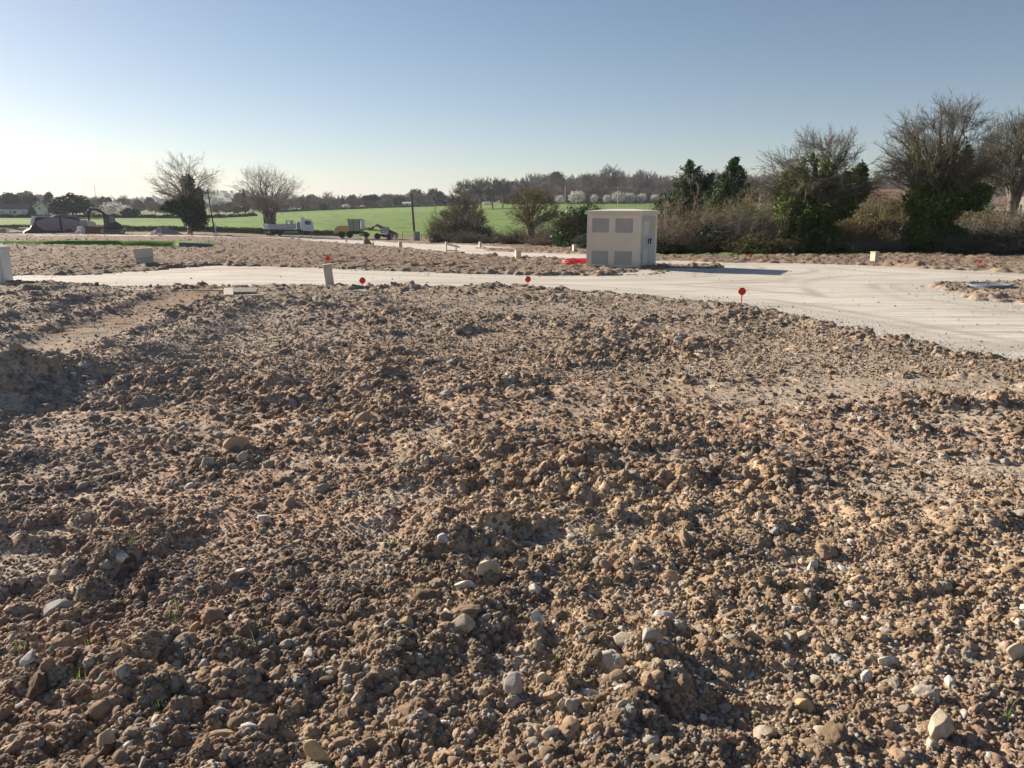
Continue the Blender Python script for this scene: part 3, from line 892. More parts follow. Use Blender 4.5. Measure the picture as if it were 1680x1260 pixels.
def grow(rng, base, height, r0, lev, spread=.9, up=.25, nchild=(8, 6, 5, 4), ratio=(.75, .55, .5, .45), trunk_frac=.35, angle=(35, 60), jit=.16, multi=1, seg=(6, 5, 4, 3, 3), lean=0.0, minr=.008, tilt_max=.5):
    """a bare tree; returns branch lists per level and all twig points"""
    out = [[] for _ in range(lev + 1)]
    stack = []
    for m in range(multi):
        a = rng.uniform(0, 6.28); tilt = (.08 if multi == 1 else rng.uniform(.08, tilt_max)) 
        d = np.array([math.cos(a) * tilt + lean, math.sin(a) * tilt, 1.0]); d /= np.linalg.norm(d)
        stack.append((np.array(base, float) + np.array([math.cos(a), math.sin(a), 0]) * (.0 if multi == 1 else r0 * 1.2), d, height * trunk_frac * (1 if multi == 1 else rng.uniform(.8, 1.2)), r0 * (1 if multi == 1 else rng.uniform(.5, .8)), 0))
    while stack:
        p, d, L, r, l = stack.pop()
        n = seg[min(l, len(seg) - 1)] + 1
        pts = [p.copy()]; dirs = [d.copy()]
        step = L / (n - 1)
        for i in range(n - 1):
            d = d + rng.normal(size=3) * jit * (1 + .25 * l) + np.array([0, 0, up * (.15 if l == 0 else .28)])
            d /= np.linalg.norm(d)
            pts.append(pts[-1] + d * step); dirs.append(d.copy())
        pts = np.array(pts)
        rr = np.maximum(r * np.linspace(1, .60 if l < lev else .35, n), minr)
        out[l].append((pts, rr))
        if l >= lev: continue
        nc = nchild[min(l, len(nchild) - 1)]
        for c in range(nc):
            f = rng.uniform(.25 if l > 0 else .55, 1.0) if c < nc - 1 else 1.0
            q = f * (n - 1); i = min(int(q), n - 2); t = q - i
            pp = pts[i] * (1 - t) + pts[i + 1] * t
            dd = dirs[i]
            th = math.radians(rng.uniform(*angle)) * (spread if c < nc - 1 else .35)
            perp = np.cross(dd, rng.normal(size=3)); perp /= np.linalg.norm(perp) + 1e-9
            nd = dd * math.cos(th) + perp * math.sin(th)
            if l == 0: nd[2] = max(nd[2], .25)
            nd /= np.linalg.norm(nd)
            Lc = (height * (1 - trunk_frac) if l == 0 else L) * ratio[min(l, len(ratio) - 1)] * rng.uniform(.7, 1.15) * (1.15 - .35 * f if l > 0 else 1)
            rc = np.interp(q, np.arange(n), rr) * (rng.uniform(.45, .62) if c < nc - 1 else .8)
            stack.append((pp, nd, Lc, rc, l + 1))
    return out

def fan(rng, H, W, zc=.56, up=.44, down=.30, trunk=.22, nl=(12, 9, 8, 6), r0=.028, minr=.009, low=-.15, wob=.10, stems=1):
    """a rounded bare crown: limbs, branches and twigs that radiate to an egg shaped outline"""
    out = [[], [], [], [], []]
    C = np.array([0, 0, zc * H])
    def env(d, k):
        ax = np.array([W / 2, W / 2 * .9, (up if d[2] > 0 else down) * H])
        return C + d * ax * k
    def udir(lo):
        while 1:
            d = rng.normal(size=3); d /= np.linalg.norm(d)
            if d[2] > lo: return d
    def curve(a, b, n, lift, j):
        m = a * .45 + b * .55; m[:2] = a[:2] * .5 + b[:2] * .5 * (1 - lift) + a[:2] * 0; m[2] += np.linalg.norm(b - a) * lift * .35
        t = np.linspace(0, 1, n)[:, None]
        p = (1 - t) ** 2 * a + 2 * t * (1 - t) * m + t * t * b
        L = np.linalg.norm(b - a)
        p[1:] = p[1:] + np.cumsum(rng.normal(size=(n - 1, 3)) * L * j, 0) * np.linspace(.5, 1, n - 1)[:, None]
        return p
    R = r0 * H
    trunks = []
    for s_ in range(stems):
        a = rng.uniform(0, 6.28); o = np.array([math.cos(a), math.sin(a), 0]) * (R * 1.5 if stems > 1 else 0)
        top = np.array([rng.normal() * .02 * W, rng.normal() * .02 * W, trunk * H]) + o * (2.5 if stems > 1 else 1) * 1.0
        tp = curve(o, top, 7, .0, .02); tr = np.linspace(R * 1.15, R * .8, 7) * (1 if stems == 1 else .6); tr[0] *= 1.3
        out[0].append((tp, tr)); trunks.append((tp, tr))
    for i in range(nl[0]):
        tp, tr = trunks[i % stems]
        d = udir(low)
        q = rng.uniform(3.0, 6.0) if i > stems else 6.0
        j = min(int(q), 5); st = tp[j] * (1 - q + j) + tp[j + 1] * (q - j)
        e = env(d, rng.uniform(.45, .80))
        r1 = R * rng.uniform(.32, .62)
        p1 = curve(st, e, 9, .5, .018); out[1].append((p1, np.linspace(r1, max(r1 * .28, minr), 9)))
        for k in range(nl[1]):
            f = rng.uniform(.22, 1); qq = f * 8; j = min(int(qq), 7); s2 = p1[j] * (1 - qq + j) + p1[j + 1] * (qq - j)
            d2 = (s2 - C) / np.array([W / 2, W / 2, up * H]); d2 = d2 + d * .3 + rng.normal(size=3) * .34; d2[2] = max(d2[2], low - .1) + .10; d2 /= np.linalg.norm(d2) + 1e-9
            e2 = env(d2, rng.uniform(.70, .97)); 
            v2 = e2 - s2; L2 = np.linalg.norm(v2)
            if L2 > .42 * H: e2 = s2 + v2 / L2 * .42 * H
            r2 = max(r1 * (1 - .7 * f) * rng.uniform(.35, .6), minr * 1.3)
            p2 = curve(s2, e2, 6, .35, .028); out[2].append((p2, np.linspace(r2, max(r2 * .35, minr), 6)))
            for m in range(nl[2]):
                g = rng.uniform(.2, 1); q3 = g * 5; j = min(int(q3), 4); s3 = p2[j] * (1 - q3 + j) + p2[j + 1] * (q3 - j)
                ax3 = (p2[-1] - p2[0]); ax3 /= np.linalg.norm(ax3) + 1e-9
                d3 = ax3 + rng.normal(size=3) * .48 + np.array([0, 0, .22]); d3 /= np.linalg.norm(d3)
                L3 = H * rng.uniform(.07, .15)
                p3 = curve(s3, s3 + d3 * L3, 4, .1, .045); r3 = max(r2 * .5 * (1 - .5 * g), minr); out[3].append((p3, np.linspace(r3, minr * .8, 4)))
                for w in range(nl[3]):
                    h_ = rng.uniform(.2, 1); q4 = h_ * 3; j = min(int(q4), 2); s4 = p3[j] * (1 - q4 + j) + p3[j + 1] * (q4 - j)
                    d4 = d3 + rng.normal(size=3) * .5 + np.array([0, 0, .18]); d4 /= np.linalg.norm(d4)
                    L4 = H * rng.uniform(.03, .07)
                    out[4].append((np.array([s4, s4 + d4 * L4 * .5 + rng.normal(size=3) * L4 * .05, s4 + d4 * L4]), np.array([minr * .85, minr * .7, minr * .45])))
    return out

def leaf_cards(rng, centers, size, spread=0.0, per=1, flat=0.0, aspect=.6):
    """small two-sided leaf faces round the given points"""
    n = len(centers) * per
    c = np.repeat(centers, per, 0) + rng.normal(size=(n, 3)) * spread
    a = rng.normal(size=(n, 3)); a[:, 2] *= (1 - flat); a /= np.linalg.norm(a, axis=1, keepdims=True)
    b = np.cross(a, rng.normal(size=(n, 3))); b /= np.linalg.norm(b, axis=1, keepdims=True) + 1e-9
    s = size * rng.uniform(.6, 1.35, n)[:, None]
    v = np.stack([c - a * s, c + b * s * aspect, c + a * s, c - b * s * aspect], 1).reshape(-1, 3)
    f = np.arange(n * 4).reshape(n, 4)
    return v, f

def leaf_mat(name, cols, rough=.55, spec=.35, transl=.25):
    m, nt, b = new_mat(name)
    b.inputs['Roughness'].default_value = rough; b.inputs['Specular IOR Level'].default_value = spec
    geo = nt.nodes.new('ShaderNodeNewGeometry')
    cr = nt.nodes.new('ShaderNodeValToRGB'); els = cr.color_ramp.elements
    for i, c in enumerate(cols):
        p = i / max(1, len(cols) - 1)
        e = els[i] if i < 2 else els.new(p)
        e.position = p; e.color = (*c, 1)
    nt.links.new(geo.outputs['Random Per Island'], cr.inputs['Fac'])
    tc = nt.nodes.new('ShaderNodeTexCoord')
    f = nnoise(nt, tc.outputs['Object'], .9, 3, .6)
    c = nscale(nt, cr.outputs['Color'], nrange(nt, f, .35, .65, .7, 1.3))
    nt.links.new(c, b.inputs['Base Color'])
    if transl:
        tr = nt.nodes.new('ShaderNodeBsdfTranslucent'); nt.links.new(c, tr.inputs['Color'])
        ms = nt.nodes.new('ShaderNodeMixShader'); ms.inputs[0].default_value = transl
        out = nt.nodes['Material Output']
        nt.links.new(b.outputs[0], ms.inputs[1]); nt.links.new(tr.outputs[0], ms.inputs[2]); nt.links.new(ms.outputs[0], out.inputs['Surface'])
    return m
def bark_mat(name, col):
    return mat(name, col, .9, 0, .3, 4.0, .5, .15)
B_GREY = bark_mat("grey_bark", (.20, .175, .15)); B_BROWN = bark_mat("brown_bark", (.15, .105, .075)); B_PALE = bark_mat("pale_bark", (.32, .285, .25))
B_RED = bark_mat("reddish_twigs", (.17, .145, .115)); B_OLIVE = bark_mat("olive_twigs", (.21, .18, .09)); B_MAUVE = bark_mat("mauve_twigs", (.19, .175, .14))
B_TAN = bark_mat("tan_twigs", (.265, .22, .16))
L_IVY = leaf_mat("ivy_leaf", [(.08, .13, .032), (.13, .19, .045), (.075, .12, .03), (.24, .25, .075)], .55, .25, .3)
L_IVY2 = leaf_mat("bright_ivy_leaf", [(.04, .085, .03), (.06, .12, .04), (.035, .07, .025), (.10, .16, .06)], .55, .22, .2)
L_DARK = leaf_mat("dark_evergreen", [(.018, .035, .016), (.03, .055, .022), (.025, .045, .018)], .6, .3, .1)
L_CYP = leaf_mat("cypress_spray", [(.03, .06, .028), (.05, .085, .035), (.08, .11, .035), (.035, .065, .03)], .6, .3, .15)
L_OLV = leaf_mat("olive_leaf", [(.10, .10, .03), (.14, .14, .04), (.07, .08, .025)], .6, .3, .3)
L_BLOS = leaf_mat("white_blossom", [(.60, .57, .52), (.75, .72, .68), (.45, .42, .37)], .8, .2, .3)
L_MIX = leaf_mat("hazy_green", [(.06, .085, .04), (.10, .12, .06), (.08, .09, .05)], .7, .2, .2)

def flat_branches(out, lo=0, hi=99):
    r = []
    for l, b in enumerate(out):
        if lo <= l <= hi: r += b
    return r
def normalise(out, H, W=None):
    """scale so the tree stands H tall (and about W wide)"""
    allp = np.concatenate([p for b in out for p, _ in b])
    sz_ = H / np.percentile(allp[:, 2], 99.8)
    sx = sz_ if W is None else W / (np.percentile(allp[:, 0], 98) - np.percentile(allp[:, 0], 2))
    sy = sz_ if W is None else W / (np.percentile(allp[:, 1], 98) - np.percentile(allp[:, 1], 2))
    S = np.array([sx, sy, sz_])
    hi = allp[allp[:, 2] > .45 * allp[:, 2].max()]; zt = np.percentile(hi[:, 2], 60)
    ck = np.array([np.median(hi[:, 0]), np.median(hi[:, 1])]) / zt
    out = [[(p - np.stack([p[:, 2] * ck[0], p[:, 2] * ck[1], p[:, 2] * 0], -1), r) for p, r in b] for b in out]
    return [[(p * S, r) for p, r in b] for b in out]
def along(branches, rng, n, rmin=0):
    """points on the branches, weighted by length"""
    segs = [(p[i], p[i + 1], r[i]) for p, r in branches for i in range(len(p) - 1)]
    a = np.array([s[0] for s in segs]); b = np.array([s[1] for s in segs]); w = np.linalg.norm(b - a, axis=1)
    idx = rng.choice(len(segs), n, p=w / w.sum()); t = rng.uniform(size=(n, 1))
    return a[idx] * (1 - t) + b[idx] * t, np.array([s[2] for s in segs])[idx]

def tree_thing(name, label, loc, out, bark, twig=None, ivy=None, group=None, cat="tree", rz=0, split=1, crown_name="crown", k0=7, k1=3):
    root = empty(name, loc, rz, label, cat, group)
    v, f = tubes(flat_branches(out, 0, split), k0)
    link("trunk", mesh_np("trunk", v, f, bark, True), root)
    if len(out) > split + 1:
        v, f = tubes(flat_branches(out, split + 1), k1)
        link(crown_name, mesh_np(crown_name, v, f, twig or bark, False), root)
    if ivy is not None:
        iv, ifc, im, nm = ivy
        link(nm, mesh_np(nm, iv, ifc, im), root)
    return root

# --- the two ivy trees on the right, the two on the left, the bare ones
def ivy_cloud(rng, out, n, size, zmax, lumps, spread=.35, lev=1, shrink=1.0):
    c, r = along(flat_branches(out, 0, lev), rng, n * 2)
    c = c[c[:, 2] < zmax * rng.uniform(.55, 1.0, len(c))][:n]
    # clumped spread
    off = rng.normal(size=(len(c), 3)); off /= np.linalg.norm(off, axis=1, keepdims=True)
    amp = spread * (.25 + 1.5 * fbm(c[:, 0] * 1.4 + c[:, 2], c[:, 1] * 1.4 + c[:, 2] * .8, 2, 33) ** 1.5) * rng.uniform(.3, 1, len(c)) ** .5
    c = c + off * amp[:, None]
    for (cx, cy, cz, rx_, ry_, rz_, m) in lumps:
        d = rng.normal(size=(m, 3)); d /= np.linalg.norm(d, axis=1, keepdims=True)
        q = d * rng.uniform(.55, 1.0, (m, 1)) 
        wob = (.6 + .8 * fbm(d[:, 0] * 2.6 + cx, d[:, 2] * 2.6 + d[:, 1] * 2 + cz, 3, 35))[:, None]
        c = np.concatenate([c, np.array([cx, cy, cz]) + q * wob * np.array([rx_, ry_, rz_])])
    c = c[c[:, 2] > .05]
    return leaf_cards(rng, c, size)

def make_ivy_tree(px_base, Y, pytop, wpx, label, seed, zfrac, lumps, bark=B_GREY, twig=B_GREY, nleaf=16000, leaf=.11, ivm=L_IVY, spread=.45, prune=0, **kw):
    rng = np.random.RandomState(seed)
    x, y, z = XG(px_base, Y)
    H = Q(px_base, pytop, Y)[2] - z
    W = wpx / F * Y
    a = dict(nchild=(9, 7, 6, 5), trunk_frac=.22, angle=(18, 48), up=.5, ratio=(.80, .5, .48, .42))
    a.update(kw)
    out = grow(rng, (0, 0, 0), H, H * a.pop('r0k', .028), 4, **a)
    out = normalise(out, H, W)
    if prune:
        out = [[q for q in b if l < 3 or q[0][0][2] > prune * H or rng.uniform() < .22] for l, b in enumerate(out)]
    lumps = [tuple(np.array(l[:3]) * [W, W, H]) + (l[3] * W, l[4] * W, l[5] * H, l[6]) for l in lumps]
    v, f = ivy_cloud(rng, out, nleaf, leaf, H * zfrac, lumps, spread, 1)
    return tree_thing("tree", label, (x, y, z - .15), out, bark, twig, (v, f, ivm, "ivy"))

def fan_tree(px, Y, pytop, wpx, label, seed, bark=B_GREY, twig=None, lumps=(), nleaf=0, leaf=.10, ivm=L_IVY, spread=.3, zfrac=.6, name="tree", group=None, **kw):
    rng = np.random.RandomState(seed)
    x, y, z = XG(px, Y); H = (Q(px, pytop, Y)[2] - z) * .985; W = wpx / F * Y
    out = fan(rng, H, W, **kw)
    lm = [tuple(np.array(l[:3]) * [W, W, H]) + (l[3] * W, l[4] * W, l[5] * H, l[6]) for l in lumps]
    iv = None
    if nleaf or lm:
        v, f = ivy_cloud(rng, out, max(nleaf, 10), leaf, H * zfrac, lm, spread, 1); iv = (v, f, ivm, "ivy")
    return tree_thing(name, label, (x, y, z - .12), out, bark, twig or bark, iv, group)
fan_tree(1336, 34.5, 206, 222, "broad bare crowned tree wrapped in dark green ivy, left of the tallest tree", 7,
    lumps=[(-.16, -.05, .38, .20, .18, .20, 7000), (-.20, -.05, .15, .13, .14, .17, 5000), (.04, -.05, .42, .20, .18, .17, 6000), (.18, 0, .52, .16, .14, .12, 3500), (-.22, 0, .60, .07, .08, .12, 900),
           (.28, 0, .66, .05, .05, .10, 600), (0, -.05, .15, .18, .12, .16, 5000)],
    nleaf=22000, zfrac=.88, leaf=.078, spread=.27, stems=4, trunk=.12, zc=.55, up=.44, down=.22, nl=(22, 8, 8, 6), minr=.0065, twig=B_MAUVE)
fan_tree(1524, 33.0, 160, 186, "tallest bare tree with ivied trunks, behind the cream cabinet on the far verge", 12,
    lumps=[(-.04, -.05, .34, .24, .22, .15, 6000), (.24, 0, .40, .20, .18, .10, 4000), (-.10, -.08, .14, .20, .18, .14, 8000), (.10, 0, .50, .10, .1, .12, 1800), (.22, 0, .62, .05, .06, .12, 700),
           (.12, 0, .12, .18, .15, .12, 5000), (.36, 0, .44, .10, .12, .05, 900)],
    nleaf=20000, zfrac=.78, leaf=.078, spread=.25, stems=4, trunk=.14, zc=.60, up=.40, down=.26, nl=(20, 8, 8, 6), minr=.0065, twig=B_MAUVE)
fan_tree(312, 125, 252, 124, "ivy smothered tree with a pale twiggy top, beside the thin leaning pole", 21, B_PALE,
    lumps=[(.05, 0, .34, .18, .15, .26, 7500), (-.16, 0, .36, .15, .1, .11, 2800), (.03, 0, .62, .08, .09, .17, 2200), (.15, 0, .52, .07, .07, .09, 900), (.12, 0, .22, .13, .12, .15, 2500), (-.3, 0, .35, .07, .06, .03, 300)],
    nleaf=2500, leaf=.15, ivm=L_DARK, spread=.45, trunk=.35, zc=.62, up=.38, down=.30, nl=(13, 8, 7, 4), minr=.013, low=-.35)
fan_tree(443, 142, 268, 132, "rounded leafless tree standing behind the flatbed truck", 25, B_GREY, B_PALE,
    lumps=[(-.03, 0, .22, .04, .05, .18, 1500), (.03, 0, .08, .1, .1, .07, 600)], nleaf=900, leaf=.15, ivm=L_DARK, spread=.25, zfrac=.4,
    stems=5, trunk=.10, zc=.56, up=.44, down=.26, nl=(20, 8, 7, 5), minr=.012)
fan_tree(755, 92, 312, 66, "bushy brown leafless tree right of the utility pole", 31, B_BROWN, B_RED, nleaf=1200, leaf=.10, ivm=L_OLV, spread=.3, zfrac=.5,
    stems=3, trunk=.15, zc=.58, up=.42, down=.3, nl=(14, 8, 7, 5), minr=.013)
fan_tree(872, 68, 303, 108, "gnarled tree with an ivied leaning trunk and wide drooping twigs, left of the white substation", 35, B_BROWN, B_OLIVE,
    lumps=[(.0, 0, .22, .04, .05, .22, 1800)], nleaf=1400, leaf=.085, spread=.12, zfrac=.75, stems=1, trunk=.27, r0=.045, zc=.58, up=.42, down=.32, nl=(17, 8, 7, 5), minr=.010, low=-.4)
def bare(px, Y, pytop, wpx, label, seed, bark=B_GREY, twig=None, minr=.012, stems=1, trunk=.25, nl=(13, 8, 7, 5), **kw):
    return fan_tree(px, Y, pytop, wpx, label, seed, bark, twig, minr=minr, stems=stems, trunk=trunk, nl=nl, **kw)
bare(1652, 46, 180, 120, "dark branched oak like bare tree in front of the house at the right edge", 41, minr=.009, twig=B_MAUVE, nl=(16, 9, 8, 6), trunk=.34, r0=.035)
bare(1604, 50, 205, 80, "slimmer bare tree between the tallest ivied tree and the right hand oak", 42, minr=.009, twig=B_MAUVE, trunk=.4)
bare(763, 330, 294, 40, "tall bare tree behind the bushy brown tree", 43, B_MAUVE, minr=.04, trunk=.32, zc=.6, up=.4)
bare(789, 332, 293, 34, "tall bare tree in the middle of the group left of the wooded rise", 53, B_MAUVE, minr=.04, trunk=.36, zc=.62, up=.38)
bare(808, 325, 291, 40, "tall bare tree with a long straight trunk left of the wooded rise", 44, B_MAUVE, minr=.04, trunk=.36, zc=.62, up=.38)
bare(825, 335, 293, 30, "narrow bare tree touching the left end of the wooded rise", 45, B_MAUVE, minr=.04, trunk=.36, zc=.62, up=.38)
bare(733, 95, 342, 52, "low olive twigged tree at the left end of the bush clump", 46, B_OLIVE, B_OLIVE, stems=5, trunk=.12)
bare(778, 100, 330, 40, "spindly brown tree behind the bush clump", 47, B_BROWN, B_RED, stems=3, trunk=.2)
bare(1000, 430, 271, 44, "broad bare oak rising highest over the wooded ridge", 48, minr=.05)
bare(1052, 430, 279, 36, "bare oak on the ridge right of the highest one", 49, minr=.05)
bare(965, 440, 284, 36, "small bare tree on the ridge above the substation's left corner", 50, minr=.05)

# --- evergreens (cypress) with upswept sprays
def cypress(px, Y, pytop, wpx, label, seed, tops=1, leafm=L_CYP, size=.085, n=15000, loose=1.0, low=.08):
    rng = np.random.RandomState(seed)
    x, y, z = XG(px, Y); H = Q(px, pytop, Y)[2] - z; W = wpx / F * Y
    root = empty("conifer", (x, y, z), 0, label, "tree")
    br = []; cs = []
    tr = np.array([[0, 0, 0], [0.02 * W, 0, H * .35], [0, .01 * W, H * .7], [-.01 * W, 0, H]])
    br.append((tr, np.array([.03 * H, .022 * H, .012 * H, .004 * H]) * .8))
    heads = [(0, 0, 1.0)] + [(rng.uniform(-.28, .28), rng.uniform(-.2, .2), rng.uniform(.62, .86)) for _ in range(tops - 1)]
    for (hx, hy, hf) in heads:
        for i in range(int(110 / len(heads)) + 20):
            t = rng.uniform(low, .98) ** .9
            a = rng.uniform(0, 6.28); zz = t * H * hf
            L = (W * .54) * (1 - t) ** .95 * rng.uniform(.55, 1.12) * (1 if len(heads) == 1 else .8) + .12
            if t < .25: L *= .75 + t
            o = np.array([hx * W * t * 1.2, hy * W * t * 1.2, zz])
            d = np.array([math.cos(a), math.sin(a), rng.uniform(.35, .85)])
            p = np.array([o + d * L * q + np.array([0, 0, L * .35 * q * q]) for q in (0, .35, .7, 1)])
            br.append((p, np.array([.05, .035, .02, .01]) * max(L, .5) * .8))
            m = int(n / 150 * (L / (W * .3)) * rng.uniform(.6, 1.2)) + 8
            q = rng.uniform(.25, 1.05, m)
            c = o + d * L * q[:, None] + np.stack([np.zeros(m), np.zeros(m), L * .35 * q * q], -1)
            c = c + rng.normal(size=(m, 3)) * (L * .085 + .035) * np.array([1, 1, .8]) * loose
            cs.append(c)
    v, f = tubes(br, 5); link("trunk", mesh_np("trunk", v, f, B_BROWN, True), root)
    cc = np.concatenate(cs)
    v, f = leaf_cards(rng, cc, size, aspect=.42); link("crown", mesh_np("crown", v, f, leafm), root)
    return root
cypress(1128, 56, 262, 130, "wide dark cypress with several ragged tops, just right of the substation roof", 61, 3, n=44000)
cypress(1197, 53, 260, 92, "single pointed dark cypress right of the wide many topped one", 62, 1, n=44000)
cypress(1085, 60, 318, 70, "low yellow green conifer at the foot of the wide dark cypress", 63, 2, L_IVY2, n=9000)
cypress(403, 300, 312, 14, "distant pointed conifer just left of the rounded leafless tree", 64, 1, L_DARK, .4, 1200)

# --- bushes and thicket
def bush_protos(n, seed, stems, twig_k=3):
    r = []
    for i in range(n):
        rng = np.random.RandomState(seed + i)
        br = []
        for s in range(stems):
            a = rng.uniform(0, 6.28); lean = rng.uniform(.05, .95) ** .8
            base = np.array([math.cos(a), math.sin(a), 0]) * rng.uniform(0, .28)
            d = np.array([math.cos(a) * lean, math.sin(a) * lean, 1.0]); d /= np.linalg.norm(d)
            L = rng.uniform(.55, 1.05) * (1 - .25 * lean)
            pts = [base]
            dd = d.copy()
            for q in range(5):
                dd = dd + rng.normal(size=3) * .16 + np.array([0, 0, -.04]); dd /= np.linalg.norm(dd)
                pts.append(pts[-1] + dd * L / 5)
            pts = np.array(pts); br.append((pts, np.linspace(.010, .003, 6)))
            for c in range(9):
                q = rng.uniform(.15, 1) * 5; j = min(int(q), 4); pp = pts[j] * (1 - q + j) + pts[j + 1] * (q - j)
                e = dd + rng.normal(size=3) * .85; e[2] = abs(e[2]) * .8; e /= np.linalg.norm(e)
                l2 = L * rng.uniform(.16, .38)
                p2 = np.array([pp, pp + e * l2 * .5 + rng.normal(size=3) * .02, pp + e * l2 + rng.normal(size=3) * .035])
                br.append((p2, np.array([.004, .003, .0015])))
                for c2 in range(4):
                    e2 = e + rng.normal(size=3) * .7; e2 /= np.linalg.norm(e2)
                    st = p2[rng.randint(1, 3)]
                    br.append((np.array([st, st + e2 * l2 * .5]), np.array([.0028, .0014])))
        v, f = tubes(br, twig_k); v[:, 2] = np.maximum(v[:, 2], -.02)
        r.append((v, f))
    return r
BP = bush_protos(4, 900, 120)
BUSH_ME = {}
def bush_mesh(i, m):
    k = (i, m.name)
    if k not in BUSH_ME:
        v, f = BP[i]; BUSH_ME[k] = mesh_np("bush_stems", v, f, m)
    return BUSH_ME[k]
LEAFP = {}
def leafball(i, m, n, size, seed):
    k = (i, m.name)
    if k not in LEAFP:
        rng = np.random.RandomState(seed)
        d = rng.normal(size=(n, 3)); d /= np.linalg.norm(d, axis=1, keepdims=True); d[:, 2] = np.abs(d[:, 2])
        wob = (.55 + .8 * fbm(d[:, 0] * 3 + i, d[:, 1] * 3 + d[:, 2] * 3, 3, seed))[:, None]
        c = d * wob * rng.uniform(.5, 1, (n, 1)) * np.array([.62, .62, .85])
        v, f = leaf_cards(rng, c, size); LEAFP[k] = mesh_np("leaves", v, f, m)
    return LEAFP[k]
def bush(px, Y, pytop, wpx, m, label, group=None, leaf=None, seed=0, lz=0, lk=1.0, name="bush"):
    rg = random.Random(seed * 7 + px)
    x, y, z = XG(px, Y); H = (Q(px, pytop, Y)[2] - z); W = wpx / F * Y
    root = empty(name, (x, y, z - .05), rg.uniform(0, 6.28), label, "bush", group)
    a = link("stems", bush_mesh(rg.randrange(4), m), root); a.scale = (W / 1.35, W / 1.35, H / .98)
    if leaf:
        b = link("foliage", leafball(rg.randrange(3), leaf, 5200, .035, 950 + rg.randrange(3)), root)
        b.scale = (W / 1.2 * lk, W / 1.2 * lk, H / .95 * lk)
    return root
GB = "bare bushes along the right hand verge"
# (px, distance, top row, width in photo px, twig colour, leaf, words)
BU = [
 (1120, 37, 332, 130, B_TAN, None, "tall sandy brown bush just right of the substation"),
 (1095, 35, 362, 70, B_TAN, None, "pinkish tan bush touching the substation's right wall"),
 (1090, 33.5, 388, 60, B_BROWN, L_DARK, "dark low bush at the foot of the substation's back corner"),
 (1165, 38, 345, 90, B_OLIVE, None, "olive brown bush under the gap between the two cypresses"),
 (1148, 34, 398, 50, B_OLIVE, L_IVY2, "small bright green leafy bush at the edge of the verge"),
 (1185, 35, 366, 110, B_MAUVE, L_DARK, "grey mauve bush below the single cypress"),
 (1225, 35, 336, 110, B_MAUVE, None, "grey twiggy bush left of the first ivied tree"),
 (1258, 36, 316, 120, B_OLIVE, None, "tall olive bush against the left side of the first ivied tree"),
 (1245, 33, 385, 100, B_BROWN, L_IVY, "low brown bush behind the two orange discs"),
 (1300, 38, 350, 90, B_TAN, None, "sandy bush in front of the first ivied tree"),
 (1300, 37, 395, 80, B_RED, None, "reddish brown low bush under the first ivied tree"),
 (1365, 36, 400, 90, B_MAUVE, L_DARK, "low dark bush at the foot of the first ivied tree"),
 (1395, 37, 360, 100, B_BROWN, None, "brown bush left of the cream cabinet on the far verge"),
 (1420, 38, 345, 90, B_OLIVE, L_OLV, "yellowish olive bush between the two ivied trees"),
 (1445, 42, 326, 110, B_OLIVE, L_OLV, "taller olive bush deep between the two ivied trees"),
 (1432, 33, 393, 90, B_MAUVE, None, "russet low bush directly behind the cream cabinet"),
 (1468, 36, 380, 90, B_MAUVE, None, "grey brown bush right of the cream cabinet"),
 (1508, 36, 395, 90, B_BROWN, L_IVY, "green leaved low bush at the foot of the tallest tree"),
 (1568, 34.5, 376, 100, B_MAUVE, L_IVY, "dusky bush right of the tallest tree's foot"),
 (1600, 31, 384, 100, B_MAUVE, L_OLV, "reddish bush behind the lone orange disc"),
 (1620, 34, 352, 120, B_MAUVE, None, "pale grey bush with upright stems in front of the right hand oak"),
 (1665, 33, 345, 110, B_TAN, None, "straw coloured bush at the right edge"),
 (1650, 30, 392, 110, B_RED, None, "low russet bush at the right edge of the verge"),
 (1700, 30, 378, 110, B_MAUVE, L_DARK, "dark bush cut by the right edge"),
 (1560, 31.5, 412, 80, B_BROWN, None, "small brown bush left of the lone orange disc"),
 (1745, 31, 370, 120, B_BROWN, None, "brown bush beyond the right edge"),
 (1385, 44, 338, 110, B_MAUVE, L_OLV, "grey green bush behind the first ivied tree"),
 (1490, 46, 332, 110, B_RED, None, "rusty bush behind the tallest tree"),
 (1590, 42, 335, 110, B_OLIVE, L_OLV, "mossy green bush between the tallest tree and the oak"),
 (1215, 44, 330, 100, B_TAN, None, "tan bush behind the grey twiggy one"),
 (1412, 41, 318, 90, B_TAN, None, "tall straw brown bush touching the first ivied tree's right side"),
 (1440, 40, 322, 90, B_OLIVE, None, "tall olive brown bush hiding the orange roofed house"),
 (1468, 41, 318, 90, B_TAN, L_OLV, "tall tan and olive bush touching the tallest tree's left side"),
 (1490, 38, 350, 80, B_OLIVE, None, "olive bush leaning on the tallest tree's trunk"),
 (1585, 38, 352, 90, B_BROWN, None, "brown scrub bush right of the tallest tree's ivy"),
 (1625, 37, 350, 110, B_OLIVE, L_OLV, "olive scrub in front of the white annex"),
 (1672, 36, 356, 100, B_MAUVE, None, "grey scrub below the sunlit stone house"),
 (1290, 38, 330, 80, B_OLIVE, None, "olive brown bush touching the first ivied tree's left side"),
 (1650, 48, 345, 110, B_TAN, None, "tan bush at the foot of the right hand oak"),
]
for i, (px, Y, pt, w, m, lf, lab) in enumerate(BU):
    bush(px, Y, pt - 6, w * 1.15, m, lab, GB, lf, i)
GC = "bushes between the fields and the second track"
